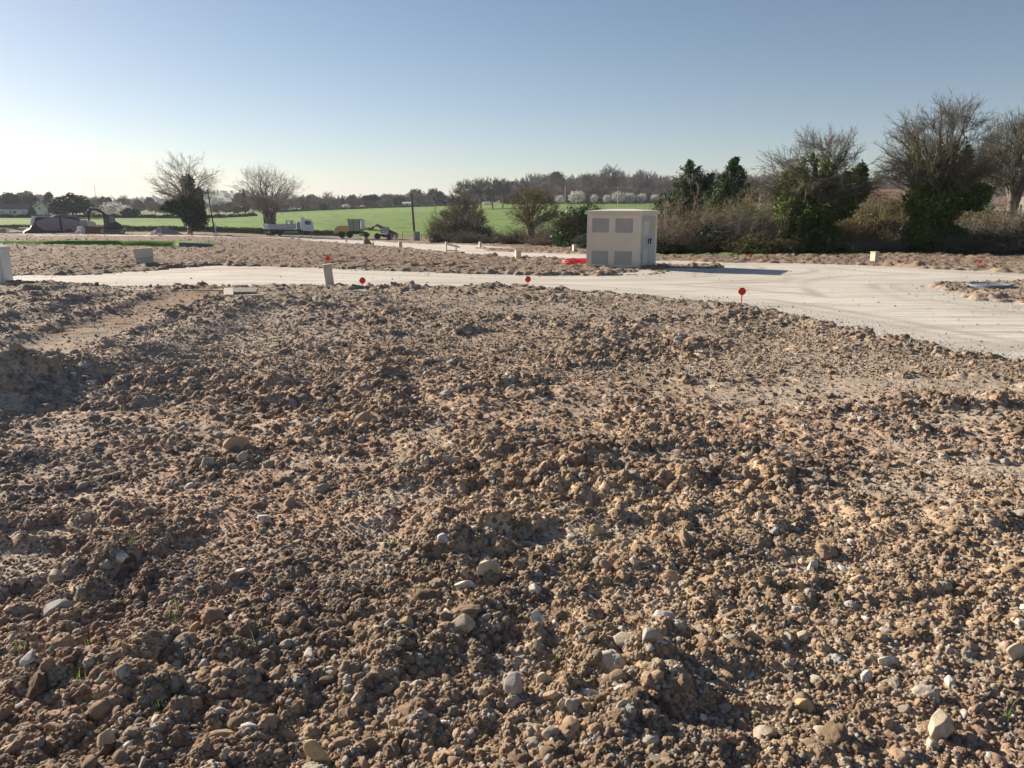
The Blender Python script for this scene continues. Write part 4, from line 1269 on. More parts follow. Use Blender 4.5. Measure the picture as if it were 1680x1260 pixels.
for i, (px, Y, pt, w, m, lf, lab, lk) in enumerate([
 (720, 86, 352, 40, B_OLIVE, None, "upright olive bush nearest the utility pole", 1),
 (733, 84, 374, 46, B_MAUVE, L_DARK, "round dark bush left in the clump", 1),
 (760, 86, 350, 56, B_RED, L_DARK, "reddish brown bush in the middle of the clump", .9),
 (785, 84, 366, 44, B_BROWN, L_DARK, "black green rounded bush at the right of the clump", 1),
 (768, 80, 380, 50, B_MAUVE, None, "low mauve brown bush in front of the clump", 1),
 (840, 70, 372, 60, B_RED, None, "low reddish bush left of the gnarled tree", 1),
 (815, 78, 390, 50, B_MAUVE, L_DARK, "flat dark bush linking the clump and the gnarled tree", 1),
 (905, 62, 365, 70, B_MAUVE, None, "grey bush with pale twigs right of the gnarled tree", 1),
 (890, 60, 385, 60, B_TAN, None, "straw brown bush at the gnarled tree's foot", 1),
 (950, 52, 340, 70, B_BROWN, L_IVY2, "big dark green ivied bush behind the substation", 1.15),
 (968, 55, 336, 50, B_BROWN, L_IVY, "dark evergreen bush half hidden behind the substation", 1.1),
 (930, 56, 352, 40, B_OLIVE, L_DARK, "olive and dark bush just left of the big ivied one", 1),
 (975, 46, 380, 60, B_MAUVE, L_IVY2, "ragged bush behind the red hose", 1)]):
    bush(px, Y, pt - 3, w * 1.15, m, lab, GC, lf, 50 + i, lk=lk)
# ------------------------------------------------------------------ far woods, tree lines, hedges, houses
def proto_bare(seed, m, H=10, W=8, minr=.05, **kw):
    rng = np.random.RandomState(seed)
    a = dict(nchild=(9, 6, 6, 4), trunk_frac=.25, angle=(20, 50), up=.4, ratio=(.8, .52, .5, .45), minr=minr); a.update(kw)
    out = normalise(grow(rng, (0, 0, 0), H, H * .02, 4, **a), H, W)
    v, f = tubes(flat_branches(out), 3)
    return mesh_np("bare_tree", v, f, m), (out, v, f)
def proto_leafy(seed, m, kind="round", n=2600, size=.45):
    rng = np.random.RandomState(seed)
    d = rng.normal(size=(n, 3)); d /= np.linalg.norm(d, axis=1, keepdims=True)
    wob = (.55 + .85 * fbm(d[:, 0] * 2.5 + seed, d[:, 1] * 2.5 + d[:, 2] * 2, 3, seed))[:, None]
    if kind == "pine":     # flat topped umbrella
        d[:, 2] = np.where(d[:, 2] < 0, d[:, 2] * .25, d[:, 2])
        c = d * wob * np.array([5.2, 5.2, 3.4]) * rng.uniform(.7, 1, (n, 1)) + np.array([0, 0, 6.2])
    elif kind == "cedar":
        c = d * wob * np.array([5.4, 5.4, 3.9]) * rng.uniform(.6, 1, (n, 1)) + np.array([0, 0, 5.6]) + np.stack([np.sin(d[:, 1] * 5) * .7, d[:, 0] * 0, np.cos(d[:, 0] * 6) * .5], -1)
    elif kind == "cone":
        t = rng.uniform(0, 1, n); a = rng.uniform(0, 6.28, n); r = (1 - t) ** .8 * 2.2 * (.6 + .6 * rng.uniform(size=n))
        c = np.stack([np.cos(a) * r, np.sin(a) * r, .6 + t * 9.4], -1)
    else:
        c = d * wob * np.array([4.2, 4.2, 4.2]) * rng.uniform(.6, 1, (n, 1)) + np.array([0, 0, 4.9])
        c[:, 2] = np.maximum(c[:, 2], .3)
    v, f = leaf_cards(rng, c, size)
    return mesh_np("crown", v, f, m)
def trunk_mesh(m, h=6.5, r=.28, forks=3, seed=0):
    rng = np.random.RandomState(seed); br = [(np.array([[0, 0, 0], [.1, 0, h * .5], [0, .1, h]]), np.array([r, r * .8, r * .5]))]
    for i in range(forks):
        a = rng.uniform(0, 6.28)
        br.append((np.array([[.05, 0, h * .45], [math.cos(a) * 1.3, math.sin(a) * 1.3, h * .8], [math.cos(a) * 2.6, math.sin(a) * 2.6, h * 1.05]]), np.array([r * .6, r * .45, r * .3])))
    v, f = tubes(br, 6); return mesh_np("trunk", v, f, m, True)
B_FAR = bark_mat("far_twigs", (.155, .12, .115)); B_FAR2 = bark_mat("far_brown_twigs", (.20, .14, .115)); B_FAR3 = bark_mat("far_grey_twigs", (.22, .20, .18))
PB = [proto_bare(1000 + i, [B_FAR, B_FAR2, B_FAR3][i % 3], minr=.045)[0] for i in range(6)]
PBL = [proto_leafy(1100 + i, L_BLOS, n=1500, size=.30) for i in range(2)]
PRD = [proto_leafy(1110 + i, L_DARK, size=.42) for i in range(2)]
PPN = [proto_leafy(1120 + i, L_DARK, "pine", n=2800) for i in range(2)]
PCD = [proto_leafy(1125 + i, L_DARK, "cedar", n=3600, size=.4) for i in range(2)]
PCN = [proto_leafy(1130, L_DARK, "cone", n=1500)]
PGR = [proto_leafy(1140 + i, L_MIX, size=.45) for i in range(2)]
TRK = trunk_mesh(B_FAR, seed=3); TRK_P = trunk_mesh(B_BROWN, 6.0, .32, 4, 5)
def far_tree(px, Y, pytop, wpx, kind, label, group, seed, pybase=None, nm=None):
    x, y, z = XG(px, Y)
    H = Q(px, pytop, Y)[2] - z; W = wpx / F * Y
    names = dict(bare="bare_tree", blossom="blossoming_tree", dark="evergreen_tree", pine="stone_pine", cedar="spreading_pine", cone="conifer", green="leafy_tree")
    root = empty(nm or names[kind], (x, y, z - .2), seed * 1.7, label, "tree", group)
    if kind == "bare":
        c = link("crown", PB[seed % 6], root); c.scale = (W / 8, W / 8, H / 10)
        t = link("trunk", TRK, root); t.scale = (W / 12, W / 12, H / 12)
    else:
        lst = dict(cedar=PCD, blossom=PBL, dark=PRD, pine=PPN, cone=PCN, green=PGR)[kind]
        c = link("crown", lst[seed % len(lst)], root)
        wd = dict(pine=10, cone=4.6, cedar=11).get(kind, 8.2); hd = dict(pine=9.3, cone=10, cedar=9.8).get(kind, 9.0)
        c.scale = (W / wd, W / wd, H / hd)
        t = link("trunk", TRK_P if kind in ("pine", "cedar") else TRK, root); t.scale = (W / wd * .9, W / wd * .9, H / hd)
    return root
GF = "trees along the far side of the green field"
FT = [
 (500, 420, 318, 26, "bare", "grey bare tree at the left end of the far tree line, beside the rounded tree"),
 (518, 430, 320, 24, "bare", "second bare tree of the far line, above the truck's cab"),
 (533, 440, 319, 26, "bare", "wide mauve bare tree of the far line, just right of the truck"),
 (548, 430, 321, 24, "bare", "bare tree of the far line midway between truck and yellow grader"),
 (530, 395, 332, 14, "dark", "small dark bush like evergreen in front of the far line"),
 (563, 432, 322, 8, "cone", "narrow dark conifer in the far line above the grader's hood"),
 (575, 440, 320, 24, "bare", "bare tree of the far line above the grader's hood"),
 (590, 440, 317, 24, "bare", "taller bare tree of the far line above the grader's cab"),
 (567, 405, 334, 14, "blossom", "small white blossoming tree in front of the far line, nearest the grader"),
 (595, 408, 336, 9, "blossom", "tiny pale blossoming tree just left of the umbrella pine"),
 (610, 425, 319, 28, "pine", "dark umbrella topped pine in the far line above the red loader"),
 (622, 430, 325, 22, "bare", "low bare tree right below the umbrella pine"),
 (640, 440, 316, 24, "bare", "bare tree before the long red roofed building, left end"),
 (655, 440, 321, 20, "dark", "dark round evergreen before the long red roofed building"),
 (672, 440, 315, 24, "bare", "bare tree behind the top of the utility pole"),
 (688, 440, 316, 22, "bare", "bare tree just right of the utility pole"),
 (704, 445, 317, 20, "bare", "bare tree between the utility pole and the round topped pine"),
 (720, 430, 313, 20, "dark", "round topped dark tree left of the bushy brown tree"),
 (738, 440, 318, 22, "bare", "bare tree hidden partly by the bushy brown tree"),
 (782, 430, 325, 16, "green", "pale green tree behind the bush clump"),
 (480, 425, 322, 22, "bare", "bare tree behind the right side of the rounded tree"),
 (425, 400, 326, 24, "bare", "bare tree behind the left side of the rounded tree"),
 (370, 360, 335, 16, "bare", "low bare tree between the two big trees on the left"),
 (388, 370, 336, 14, "green", "small green tree between the two big trees on the left"),
 (358, 330, 337, 26, "bare", "grey willow like tree just right of the thin leaning pole"),
]
for i, (px, Y, pt, w, k, lab) in enumerate(FT): far_tree(px, Y, pt, w, k, lab, GF, i)
GL = "trees around the white houses at the left"
FL = [
 (20, 330, 317, 28, "pine", "large dome shaped pine above the leftmost white house"),
 (55, 340, 320, 22, "pine", "smaller dome shaped pine behind the second white house"),
 (84, 350, 316, 14, "pine", "little umbrella pine standing highest left of the spreading pine"),
 (40, 345, 330, 30, "green", "green mass of tree between the two dome shaped pines"),
 (5, 340, 326, 22, "dark", "dark tree at the left edge behind the white house"),
 (120, 250, 318, 66, "cedar", "big spreading dark pine with bare legs, above the tarpaulin covered stack"),
 (98, 256, 324, 36, "cedar", "left lobe of dark pine beside the big spreading one"),
 (53, 285, 337, 16, "cone", "dark bushy conifer between the white houses"),
 (66, 335, 330, 16, "blossom", "pale blossoming tree behind the gabled white house"),
 (78, 340, 328, 24, "bare", "mauve bare tree behind the gabled white house"),
 (140, 360, 318, 24, "bare", "pale bare tree right of the big spreading pine"),
 (158, 370, 320, 22, "bare", "bare tree below the thin mast"),
 (152, 300, 336, 16, "blossom", "pale grey blossoming bush tree above the excavator's bucket"),
 (187, 262, 330, 36, "blossom", "broad blossoming tree with grey white crown behind the excavator"),
 (215, 262, 340, 30, "green", "round olive bush tree right of the broad blossoming one"),
 (205, 300, 335, 24, "blossom", "whitish blossoming tree right of the excavator's cab"),
 (175, 380, 322, 26, "dark", "dark tree crown on the skyline above the excavator"),
 (205, 390, 318, 26, "bare", "bare skyline tree above the broad blossoming one"),
 (230, 400, 326, 30, "bare", "bare tree on the skyline left of the ivy smothered tree"),
 (255, 400, 328, 30, "bare", "bare tree just left of the ivy smothered tree"),
 (290, 420, 330, 30, "bare", "bare tree behind the ivy smothered tree"),
 (150, 262, 345, 16, "bare", "low bare bush tree above the grey crate"),
]
for i, (px, Y, pt, w, k, lab) in enumerate(FL): far_tree(px, Y, pt, w, k, lab, GL, i + 3)
GBL = "blossoming trees along the foot of the wooded rise"
for i, (px, pt, w, lab) in enumerate([
 (893, 321, 10, "small white blossoming tree at the left foot of the wooded rise"), (918, 319, 16, "low white blossoming tree left of the first street lamp"),
 (947, 312, 30, "largest white blossoming tree, right of the first street lamp"), (974, 318, 12, "small blossoming tree above the substation's left vent"),
 (995, 319, 14, "blossoming tree between the two street lamps"), (1014, 313, 22, "wide white blossoming tree at the second street lamp"),
 (1033, 315, 20, "blossoming tree right of the second street lamp"), (1052, 316, 18, "faint blossoming tree above the substation's right end"),
 (1074, 318, 16, "last blossoming tree before the cypresses"), (800, 330, 20, "pale blossoming bush left of the wooded rise")]):
    far_tree(px, 392, pt, w, "blossom", lab, GBL, i)

# wooded rise: one mass
rng = np.random.RandomState(71)
n = 620
y = rng.uniform(398, 545, n); u = rng.uniform(-.02, .62, n) ; x = u * y
k = u > -.02 + .03 * (y > 430); x, y = x[k], y[k]
sc_ = rng.uniform(.75, 1.15, len(x))
scatter("woods", "leafless brown wood covering the rise behind the green field", "woodland", x, y, sc_, np.ones((len(x), 3)), PB, 72, kind="stuff", tilt=.05, height=G(x, y) - .3)
x = np.linspace(-.01, .55, 260) * 396 + rng.uniform(-1, 1, 260); y = 396 + rng.uniform(-2, 3, 260)
PUN = [proto_leafy(1150 + i, leaf_mat("dark_scrub_%d" % i, [(.05, .055, .03), (.09, .075, .05), (.04, .05, .025)], .8, .1, .1), n=1500, size=.35) for i in range(2)]
scatter("hedgerow", "dark scrub at the foot of the wooded rise", "hedge", x, y, rng.uniform(.32, .5, 260), np.ones((260, 3)), PUN, 73, kind="stuff", tilt=.05, height=G(x, y) - .2)
# far countryside beyond the line of trees
x = rng.uniform(-1.0, .1, 1500); y = rng.uniform(480, 2600, 1500) ; x = x * y * .8
k = (y > 1500) | (rng.uniform(size=1500) < .5)
x, y = x[k], y[k]
scatter("distant_woods", "blue grey woods on the distant hills", "woodland", x, y, rng.uniform(.8, 1.4, len(x)), np.ones((len(x), 3)), PGR + PRD + PB[:2], 74, kind="stuff", tilt=.05, height=G(x, y) - .4)

n = 240
y = rng.uniform(450, 520, n); x = rng.uniform(-.62, .0, n) * y
scatter("treeline", "low hazy line of woodland along the skyline behind the green field", "woodland", x, y, rng.uniform(.55, .8, n), np.ones((n, 3)), PB + PGR[:1] + PRD[:1], 75, kind="stuff", tilt=.05, height=G(x, y) - .4)
def hedge(name, pts, h, w, m, label, n=6000, size=.3):
    rng = np.random.RandomState(len(label))
    W = np.array([XG(a, Y) for a, Y in pts])
    t = rng.uniform(0, len(W) - 1.001, n); i = t.astype(int); fr = (t - i)[:, None]
    c = W[i] * (1 - fr) + W[i + 1] * fr
    hh = h * (.5 + .9 * fbm(c[:, 0] * .35, c[:, 1] * .1, 3, 8))
    a = rng.uniform(0, math.pi, n)
    c = c + np.stack([rng.normal(size=n) * .3, np.cos(a) * w * .5, np.sin(a) * hh * rng.uniform(.4, 1, n)], -1)
    v, f = leaf_cards(rng, c, size)
    o = link(name, mesh_np(name, v, f, m)); return tag(o, label, "hedge")
hedge("hedge", [(-60, 262), (0, 262), (60, 262), (130, 262), (230, 258), (330, 246), (420, 300)], 1.2, 2.0, L_DARK, "long dark hedge between the lower and upper green fields at the left", 9000, .35)
hedge("hedge", [(-60, 150.5), (60, 150.5), (200, 150.5), (330, 150.5), (450, 150.5), (560, 151)], .5, 1.2, L_IVY, "ragged strip of low green brambles along the bank behind the track", 9000, .14)
hedge("hedge", [(455, 396), (490, 396), (545, 398), (640, 400), (740, 400)], 1.2, 2, L_MIX, "thin scrubby hedge under the far tree line", 5000, .35)
hedge("hedge", [(840, 75), (870, 72), (905, 70), (960, 62)], .8, 2.5, L_MIX, "low tangle of brambles below the gnarled tree", 5000, .10)

# houses
M_WALLW = mat("white_render", (.72, .70, .66), .85, 0, .06, 2); M_ROOF = mat("red_tiles", (.21, .135, .11), .85, 0, .25, 3); M_ROOFD = mat("dull_red_tiles", (.20, .12, .11), .85, 0, .25, 3)
M_ROOFO = mat("orange_tiles", (.27, .17, .125), .85, 0, .25, 3)
M_GLASS = mat("window_glass", (.03, .04, .05), .12, 0, .1, 2, 0, .6); M_SHUT = mat("dark_shutter", (.10, .08, .09), .6); M_BLUE = mat("blue_shutter", (.35, .45, .52), .6)
M_FRAME = mat("white_frame", (.75, .75, .74), .5)
def house(px, Y, w, d, hw, hr, label, rz=0, gable=False, wallm=M_WALLW, roofm=M_ROOF, wins=(), chim=None, zoff=0, nm="house"):
    x, y, z = XG(px, Y)
    root = empty(nm, (x, y, z + zoff), math.atan2(-x, y) + rz, label, "house")
    b = MB()
    if gable:
        b.prism([(-w / 2, -1), (w / 2, -1), (w / 2, hw), (0, hw + hr), (-w / 2, hw)], 0, d)
    else: b.box(-w / 2, w / 2, 0, d, -1, hw)
    wall = b.build("wall", wallm, root)
    r = MB(); t = .18; o = .35
    if gable:
        r.prism([(-w / 2 - o, hw - o * hr / (w / 2)), (0, hw + hr + .003), (w / 2 + o, hw - o * hr / (w / 2)), (w / 2 + o, hw - o * hr / (w / 2) + t), (0, hw + hr + t), (-w / 2 - o, hw - o * hr / (w / 2) + t)], -o, d + o)
    else:
        mtx = Matrix.Rotation(math.pi / 2, 4, 'Z') @ Matrix.Translation((0, 0, 0))
        pr = [(-o, hw - .12), (d / 2, hw + hr), (d + o, hw - .12), (d + o, hw - .12 + t), (d / 2, hw + hr + t), (-o, hw - .12 + t)]
        vs = [(xx, p[0], p[1]) for xx in (-w / 2 - o, w / 2 + o) for p in pr]
        fs = [tuple(reversed(range(6))), tuple(range(6, 12))] + [(i, (i + 1) % 6, (i + 1) % 6 + 6, i + 6) for i in range(6)]
        r.add(vs, fs)
        g = MB().add([(-w / 2, 0, hw), (-w / 2, d, hw), (-w / 2, d / 2, hw + hr), (w / 2, 0, hw), (w / 2, d, hw), (w / 2, d / 2, hw + hr)], [(0, 2, 1), (3, 4, 5)])
        g.build("gable", wallm, root)
    rf = r.build("roof", roofm, root)
    if chim:
        MB().box(chim - .3, chim + .3, d / 2 - .3, d / 2 + .3, hw + hr * .5, hw + hr + 1.0, .03).build("chimney", wallm, rf)
    for (wx, wz, ww, wh, mm) in wins:
        fr = MB(); e = .07
        for (a, b2, c, dd) in ((wx - ww / 2 - e, wx + ww / 2 + e, wz + wh, wz + wh + e), (wx - ww / 2 - e, wx + ww / 2 + e, wz - e, wz), (wx - ww / 2 - e, wx - ww / 2, wz, wz + wh), (wx + ww / 2, wx + ww / 2 + e, wz, wz + wh), (wx - .03, wx + .03, wz, wz + wh)):
            fr.box(a, b2, -.06, -.002, c, dd)
        f = fr.build("window", M_FRAME, root)
        MB().box(wx - ww / 2, wx + ww / 2, -.03, -.004, wz, wz + wh).build("pane", mm, f)
    return root
house(4, 300, 9.5, 8, 2.9, 1.8, "long white bungalow cut by the left edge, under the dome shaped pine", roofm=M_ROOFD, wins=[(-3, .6, 2.2, 1.7, M_BLUE), (3.4, .9, 1.6, 1.3, M_SHUT), (0, .2, 1.2, 2, M_BLUE)], rz=0)
house(35, 303, 6.4, 8, 2.8, 1.9, "short white bungalow with dull red roof, second from the left edge", roofm=M_ROOFD, wins=[(-2, 1, 1, 1, M_SHUT), (1, .1, 1.1, 2.1, M_BLUE)])
house(71, 300, 4.6, 8, 3.3, 1.7, "white house with its gable end facing, right of the dark conifer", gable=True, roofm=M_ROOFD, wins=[(-.9, 2.6, .6, .8, M_SHUT), (1.0, .2, .7, 1.8, M_BLUE)])
house(664, 600, 34, 12, 6.0, 2.0, "long far away building with a red roof behind the tree line", roofm=M_ROOFO, wallm=mat("grey_render", (.42, .38, .36), .8), wins=[(-12 + 4 * i, 4.6, 1.6, 1.8, M_GLASS) for i in range(7)], zoff=1)
house(668, 415, 4.5, 4, 2.0, .5, "small pale shed below the long far away building", roofm=M_FRAME, wins=[(0, .3, 1, 1.4, M_SHUT)], nm="shed")
house(1678, 88, 3.6, 6, 3.6, 1.5, "sunlit stone house with red roof and tall chimney at the right edge", roofm=M_ROOF, wins=[(-1.2, .7, .9, 1.3, M_GLASS)], chim=-.6, rz=-.3, zoff=1.2, wallm=mat("cream_stone_wall", (.60, .50, .40), .85, 0, .2, 3, .4))
house(1650, 96, 3.2, 6, 2.4, .9, "low white annex left of the sunlit stone house", roofm=M_ROOF, wins=[(0, .5, 1.2, 1.2, M_SHUT)], rz=-.2, zoff=1.0)
house(1606, 112, 3.0, 7, 4.4, 1.2, "white house glimpsed through the bare oak's branches", roofm=M_ROOF, wins=[(-.6, 2.2, .7, 1.0, M_GLASS)], rz=.2, zoff=1.0)
house(1398, 100, 3.0, 7, 2.8, 1.3, "small white gabled house with orange roof seen between the ivied trees", gable=True, roofm=M_ROOFO, wins=[(0, 1.0, .8, 1.0, M_BLUE)], zoff=1.0)
house(1438, 125, 7.5, 8, 3.2, 1.5, "long orange roofed house behind the bushes between the ivied trees", roofm=M_ROOFO, wins=[(-2, 1, 1, 1.2, M_GLASS), (2, 1, 1, 1.2, M_GLASS)], zoff=2.0)

# ------------------------------------------------------------------ haze: one closed box of even air
hb = MB().box(-4300, 4300, -4300, 4300, -8, 75)
m_h = bpy.data.materials.new("haze"); m_h.use_nodes = True
nt = m_h.node_tree
for q in list(nt.nodes): nt.nodes.remove(q)
vo_ = nt.nodes.new('ShaderNodeVolumePrincipled'); vo_.inputs['Color'].default_value = (.80, .88, 1, 1)
vo_.inputs['Density'].default_value = .00019; vo_.inputs['Anisotropy'].default_value = .15
out_ = nt.nodes.new('ShaderNodeOutputMaterial'); nt.links.new(vo_.outputs[0], out_.inputs['Volume'])
hz = hb.build("haze", m_h); tag(hz, "thin pale haze over the far fields", "haze", kind="stuff")
# ------------------------------------------------------------------ things standing on the site
M_CONC = mat("cream_concrete", (.68, .62, .52), .85, 0, .07, 3, .25); M_VENT = mat("grey_louvre", (.68, .655, .60), .7, 0, .06, 5)
M_DOOR = mat("grey_green_door", (.47, .48, .46), .5, .1, .05, 3); M_BLK = mat("black_plastic", (.02, .02, .02), .5); M_YELS = mat("sign_yellow", (.75, .55, .05), .5)
M_CREAMP = mat("cream_plastic", (.62, .565, .44), .6, 0, .10, 4); M_CREAMC = mat("cream_cabinet_side", (.56, .51, .42), .7, 0, .06, 2, .2)
M_REDP = mat("red_plastic", (.62, .03, .02), .4, 0, .04, 3); M_ORP = mat("orange_plastic", (.80, .13, .04), .45, 0, .04, 3); M_HOSE = mat("red_conduit", (.62, .04, .07), .4, 0, .08, 8)
M_GREYM = mat("galvanised_metal", (.55, .57, .60), .4, .6, .06, 3); M_WOOD = mat("weathered_wood", (.46, .40, .32), .85, 0, .2, 14, .3)
M_WOODL = mat("pale_wood", (.62, .56, .46), .8, 0, .15, 14, .3)
M_WHITEP = mat("white_paint", (.72, .73, .74), .35, 0, .06, 2, 0, .5); M_DARKM = mat("dark_metal", (.035, .037, .045), .5, .3, .2, 3); M_TYRE = mat("tyre_rubber", (.028, .027, .026), .85, 0, .2, 5)
M_YELP = mat("yellow_paint", (.72, .46, .10), .45, 0, .12, 2); M_LIME = mat("lime_yellow_paint", (.50, .52, .12), .5, 0, .12, 2); M_REDM = mat("red_paint", (.42, .03, .025), .45, 0, .12, 2)
M_GLG = mat("greenish_glass", (.08, .22, .20), .1, 0, .1, 2, 0, .8); M_RIM = mat("dusty_rim", (.42, .38, .33), .6, .2, .15, 4); M_GREYP = mat("grey_steel_side", (.42, .42, .46), .45, .3, .08, 2)
M_TARP = mat("black_tarpaulin", (.018, .018, .028), .35, 0, .3, 1.5, .5, .5); M_NET = mat("pale_mesh_panel", (.30, .25, .25), .7, 0, .15, 2, .3); M_BAG = mat("white_woven_bag", (.66, .66, .68), .7, 0, .12, 3, .5)
M_BRICKR = mat("red_bricks", (.17, .09, .08), .85, 0, .8, 7, .4); M_GREYB = mat("grey_blocks", (.34, .34, .34), .85, 0, .1, 2); M_PIPEB = mat("blue_grey_concrete", (.16, .185, .22), .7, 0, .08, 3, .2)
M_POLE = mat("dark_wooden_pole", (.07, .055, .045), .85, 0, .2, 3); M_STEELP = mat("grey_steel_pole", (.55, .56, .56), .5, .4)

def frame_at(name, x, y, z, label, cat, rz=None, group=None):
    return empty(name, (x, y, z), math.atan2(-x, y) if rz is None else rz, label, cat, group)

# --- the substation
cx_, cy_ = XG(1048.5, 21.6)[:2]
sub_z = gz(cx_, cy_) - .04
A_ = math.radians(25)
root = empty("substation", (cx_, cy_, sub_z), -A_, "cream concrete electricity substation with four grey vents beside the limestone road", "substation")
Wd, Dp, Ht = 1.56, 1.80, 1.53
# local: x from -Wd..0 along the front, y 0..Dp backwards
b = MB()
V0 = [(-1.42, -.86), (-.78, -.14)]
def wall_with_holes(b, x0, x1, z0, z1, holes, y=0.0, depth=.04):
    xs = sorted(set([x0, x1] + [h[0] for h in holes] + [h[1] for h in holes])); zs = sorted(set([z0, z1] + [h[2] for h in holes] + [h[3] for h in holes]))
    for i in range(len(xs) - 1):
        for j in range(len(zs) - 1):
            mx_, mz_ = (xs[i] + xs[i + 1]) / 2, (zs[j] + zs[j + 1]) / 2
            if any(h[0] < mx_ < h[1] and h[2] < mz_ < h[3] for h in holes): continue
            b.add([(xs[i], y, zs[j]), (xs[i + 1], y, zs[j]), (xs[i + 1], y, zs[j + 1]), (xs[i], y, zs[j + 1])], [(0, 1, 2, 3)])
    for h in holes:
        a, c, d, e = h
        b.add([(a, y, d), (c, y, d), (c, y, e), (a, y, e), (a, y + depth, d), (c, y + depth, d), (c, y + depth, e), (a, y + depth, e)],
              [(0, 1, 5, 4), (1, 2, 6, 5), (2, 3, 7, 6), (3, 0, 4, 7)])
holes = [(-1.42, -.90, .14, .52), (-.74, -.21, .14, .52), (-1.42, -.90, 1.03, 1.42), (-.74, -.21, 1.03, 1.42)]
wall_with_holes(b, -Wd, 0, -.1, Ht, holes)
b.add([(-Wd, 0, -.1), (-Wd, 0, Ht), (-Wd, Dp, Ht), (-Wd, Dp, -.1)], [(0, 1, 2, 3)])
b.add([(-Wd, Dp, -.1), (-Wd, Dp, Ht), (0, Dp, Ht), (0, Dp, -.1)], [(0, 1, 2, 3)])
b.add([(0, 0, -.1), (0, Dp, -.1), (0, Dp, Ht), (0, 0, Ht)], [(0, 1, 2, 3)])
b.build("wall", M_CONC, root)
rb = MB(); o_ = .07
rb.add([(-Wd - o_, -o_, Ht + .002), (o_, -o_, Ht + .002), (o_, Dp + o_, Ht + .002), (-Wd - o_, Dp + o_, Ht + .002),
        (-Wd - o_ + .03, -o_ + .03, Ht + .10), (o_ - .03, -o_ + .03, Ht + .10), (o_ - .03, Dp + o_ - .03, Ht + .10), (-Wd - o_ + .03, Dp + o_ - .03, Ht + .10),
        (-Wd / 2 - .3, Dp / 2, Ht + .145), (-Wd / 2 + .3, Dp / 2, Ht + .145)],
       [(3, 2, 1, 0), (0, 1, 5, 4), (1, 2, 6, 5), (2, 3, 7, 6), (3, 0, 4, 7), (4, 5, 9, 8), (5, 6, 9), (6, 7, 8, 9), (7, 4, 8)])
rb.build("roof", M_CONC, root)
for (a, c, d, e) in holes:
    v = MB(); nsl = 16
    v.box(a + .001, c - .001, .034, .039, d, e)
    for i in range(nsl):
        zz = d + (e - d) * (i + .5) / nsl
        v.add([(a + .01, .006, zz - .009), (c - .01, .006, zz - .009), (c - .01, .030, zz + .009), (a + .01, .030, zz + .009), (a + .01, .010, zz - .012), (c - .01, .010, zz - .012), (c - .01, .034, zz + .006), (a + .01, .034, zz + .006)],
              [(0, 1, 2, 3), (7, 6, 5, 4), (0, 4, 5, 1), (2, 6, 7, 3)])
    v.box(a, a + .012, .002, .034, d, e); v.box(c - .012, c, .002, .034, d, e)
    v.build("vent", M_VENT, root)
# door side (x = 0 face looks along +x)
def side_box(y0, y1, z0, z1, t0, t1): return MB().box(t0, t1, y0, y1, z0, z1)
for k_, (y0, y1) in enumerate([(.16, .80), (.86, 1.50)]):
    d = side_box(y0, y1, .10, 1.47, .002, .028)
    do = d.build("door", M_DOOR, root)
    p = MB()
    if k_ == 0:
        for (z0, z1) in ((.16, .55), (.98, 1.32)):
            q = MB()
            for i in range(12):
                zz = z0 + (z1 - z0) * (i + .5) / 12
                q.box(.030, .040, y0 + .12, y1 - .10, zz - .010, zz + .008)
            q.box(.0285, .031, y0 + .10, y1 - .08, z0 - .02, z1 + .02)
            q.build("louvre", M_VENT, do)
    hy = y1 - .07 if k_ == 0 else y0 + .10
    hd = MB().box(.030, .052, hy - .02, hy + .02, .70, .86).box(.052, .075, hy - .045, hy + .012, .80, .825)
    hd.build("handle", M_BLK, do)
    if k_ == 1:
        sg = MB().add([(.031, y0 + .20, 1.12), (.031, y0 + .46, 1.12), (.031, y0 + .33, 1.34), (.036, y0 + .20, 1.12), (.036, y0 + .46, 1.12), (.036, y0 + .33, 1.34)], [(3, 4, 5), (0, 2, 1), (0, 1, 4, 3), (1, 2, 5, 4), (2, 0, 3, 5)])
        so = sg.build("warning_sign", M_YELS, do)
        bo = MB().add([(.0375, y0 + .335, 1.28), (.0375, y0 + .30, 1.205), (.0375, y0 + .335, 1.213), (.0375, y0 + .325, 1.14), (.0375, y0 + .362, 1.228), (.0375, y0 + .330, 1.22), (.0375, y0 + .355, 1.27)], [(0, 1, 2, 3, 4, 5, 6)])
        bo.build("lightning_mark", M_BLK, so)
side_box(.812, .848, .06, 1.49, .002, .034).build("door_post", M_CONC, root)

# --- marker discs on short rods
def disc(px, pybase, pytop, rpx, m, label, group=None, behind=0):
    x, y, z = P(px, pybase); z = max(z, sz(x, y))
    s = y / F
    Hh = (pybase - pytop) * s * 1.0; r = rpx * s
    root = frame_at("marker_disc", x, y, z, label, "marker", group=group)
    MB().tube([(0, 0, -.15), (0, 0, Hh - r * .2)], max(.006, r * .14), 8).build("rod", m, root)
    w = MB().wheel(0, -.02, Hh - r, r, .02, [(r * .2, -.012), (r * .94, -.012), (r, -.005), (r, .005), (r * .94, .012), (r * .2, .012)], 28)
    w.build("disc", m, root, False)
    return root
disc(595, 471, 455, 5.2, M_REDP, "red marker disc on a short rod just right of the leaning cream post")
disc(866, 471.5, 453, 5.0, M_REDP, "red marker disc on the near road edge, left of the white substation")
disc(1216, 500, 471.5, 6.2, M_REDP, "largest red marker disc, on the near verge right of the substation")
disc(538.5, 441, 422, 4.2, M_REDP, "red marker disc rising right behind the leaning cream post")
disc(1231, 430, 419.5, 2.6, M_ORP, "orange marker disc on the far verge, left one of two close together")
disc(1258, 430, 421, 2.2, M_ORP, "small orange marker on the far verge, right one of two close together")
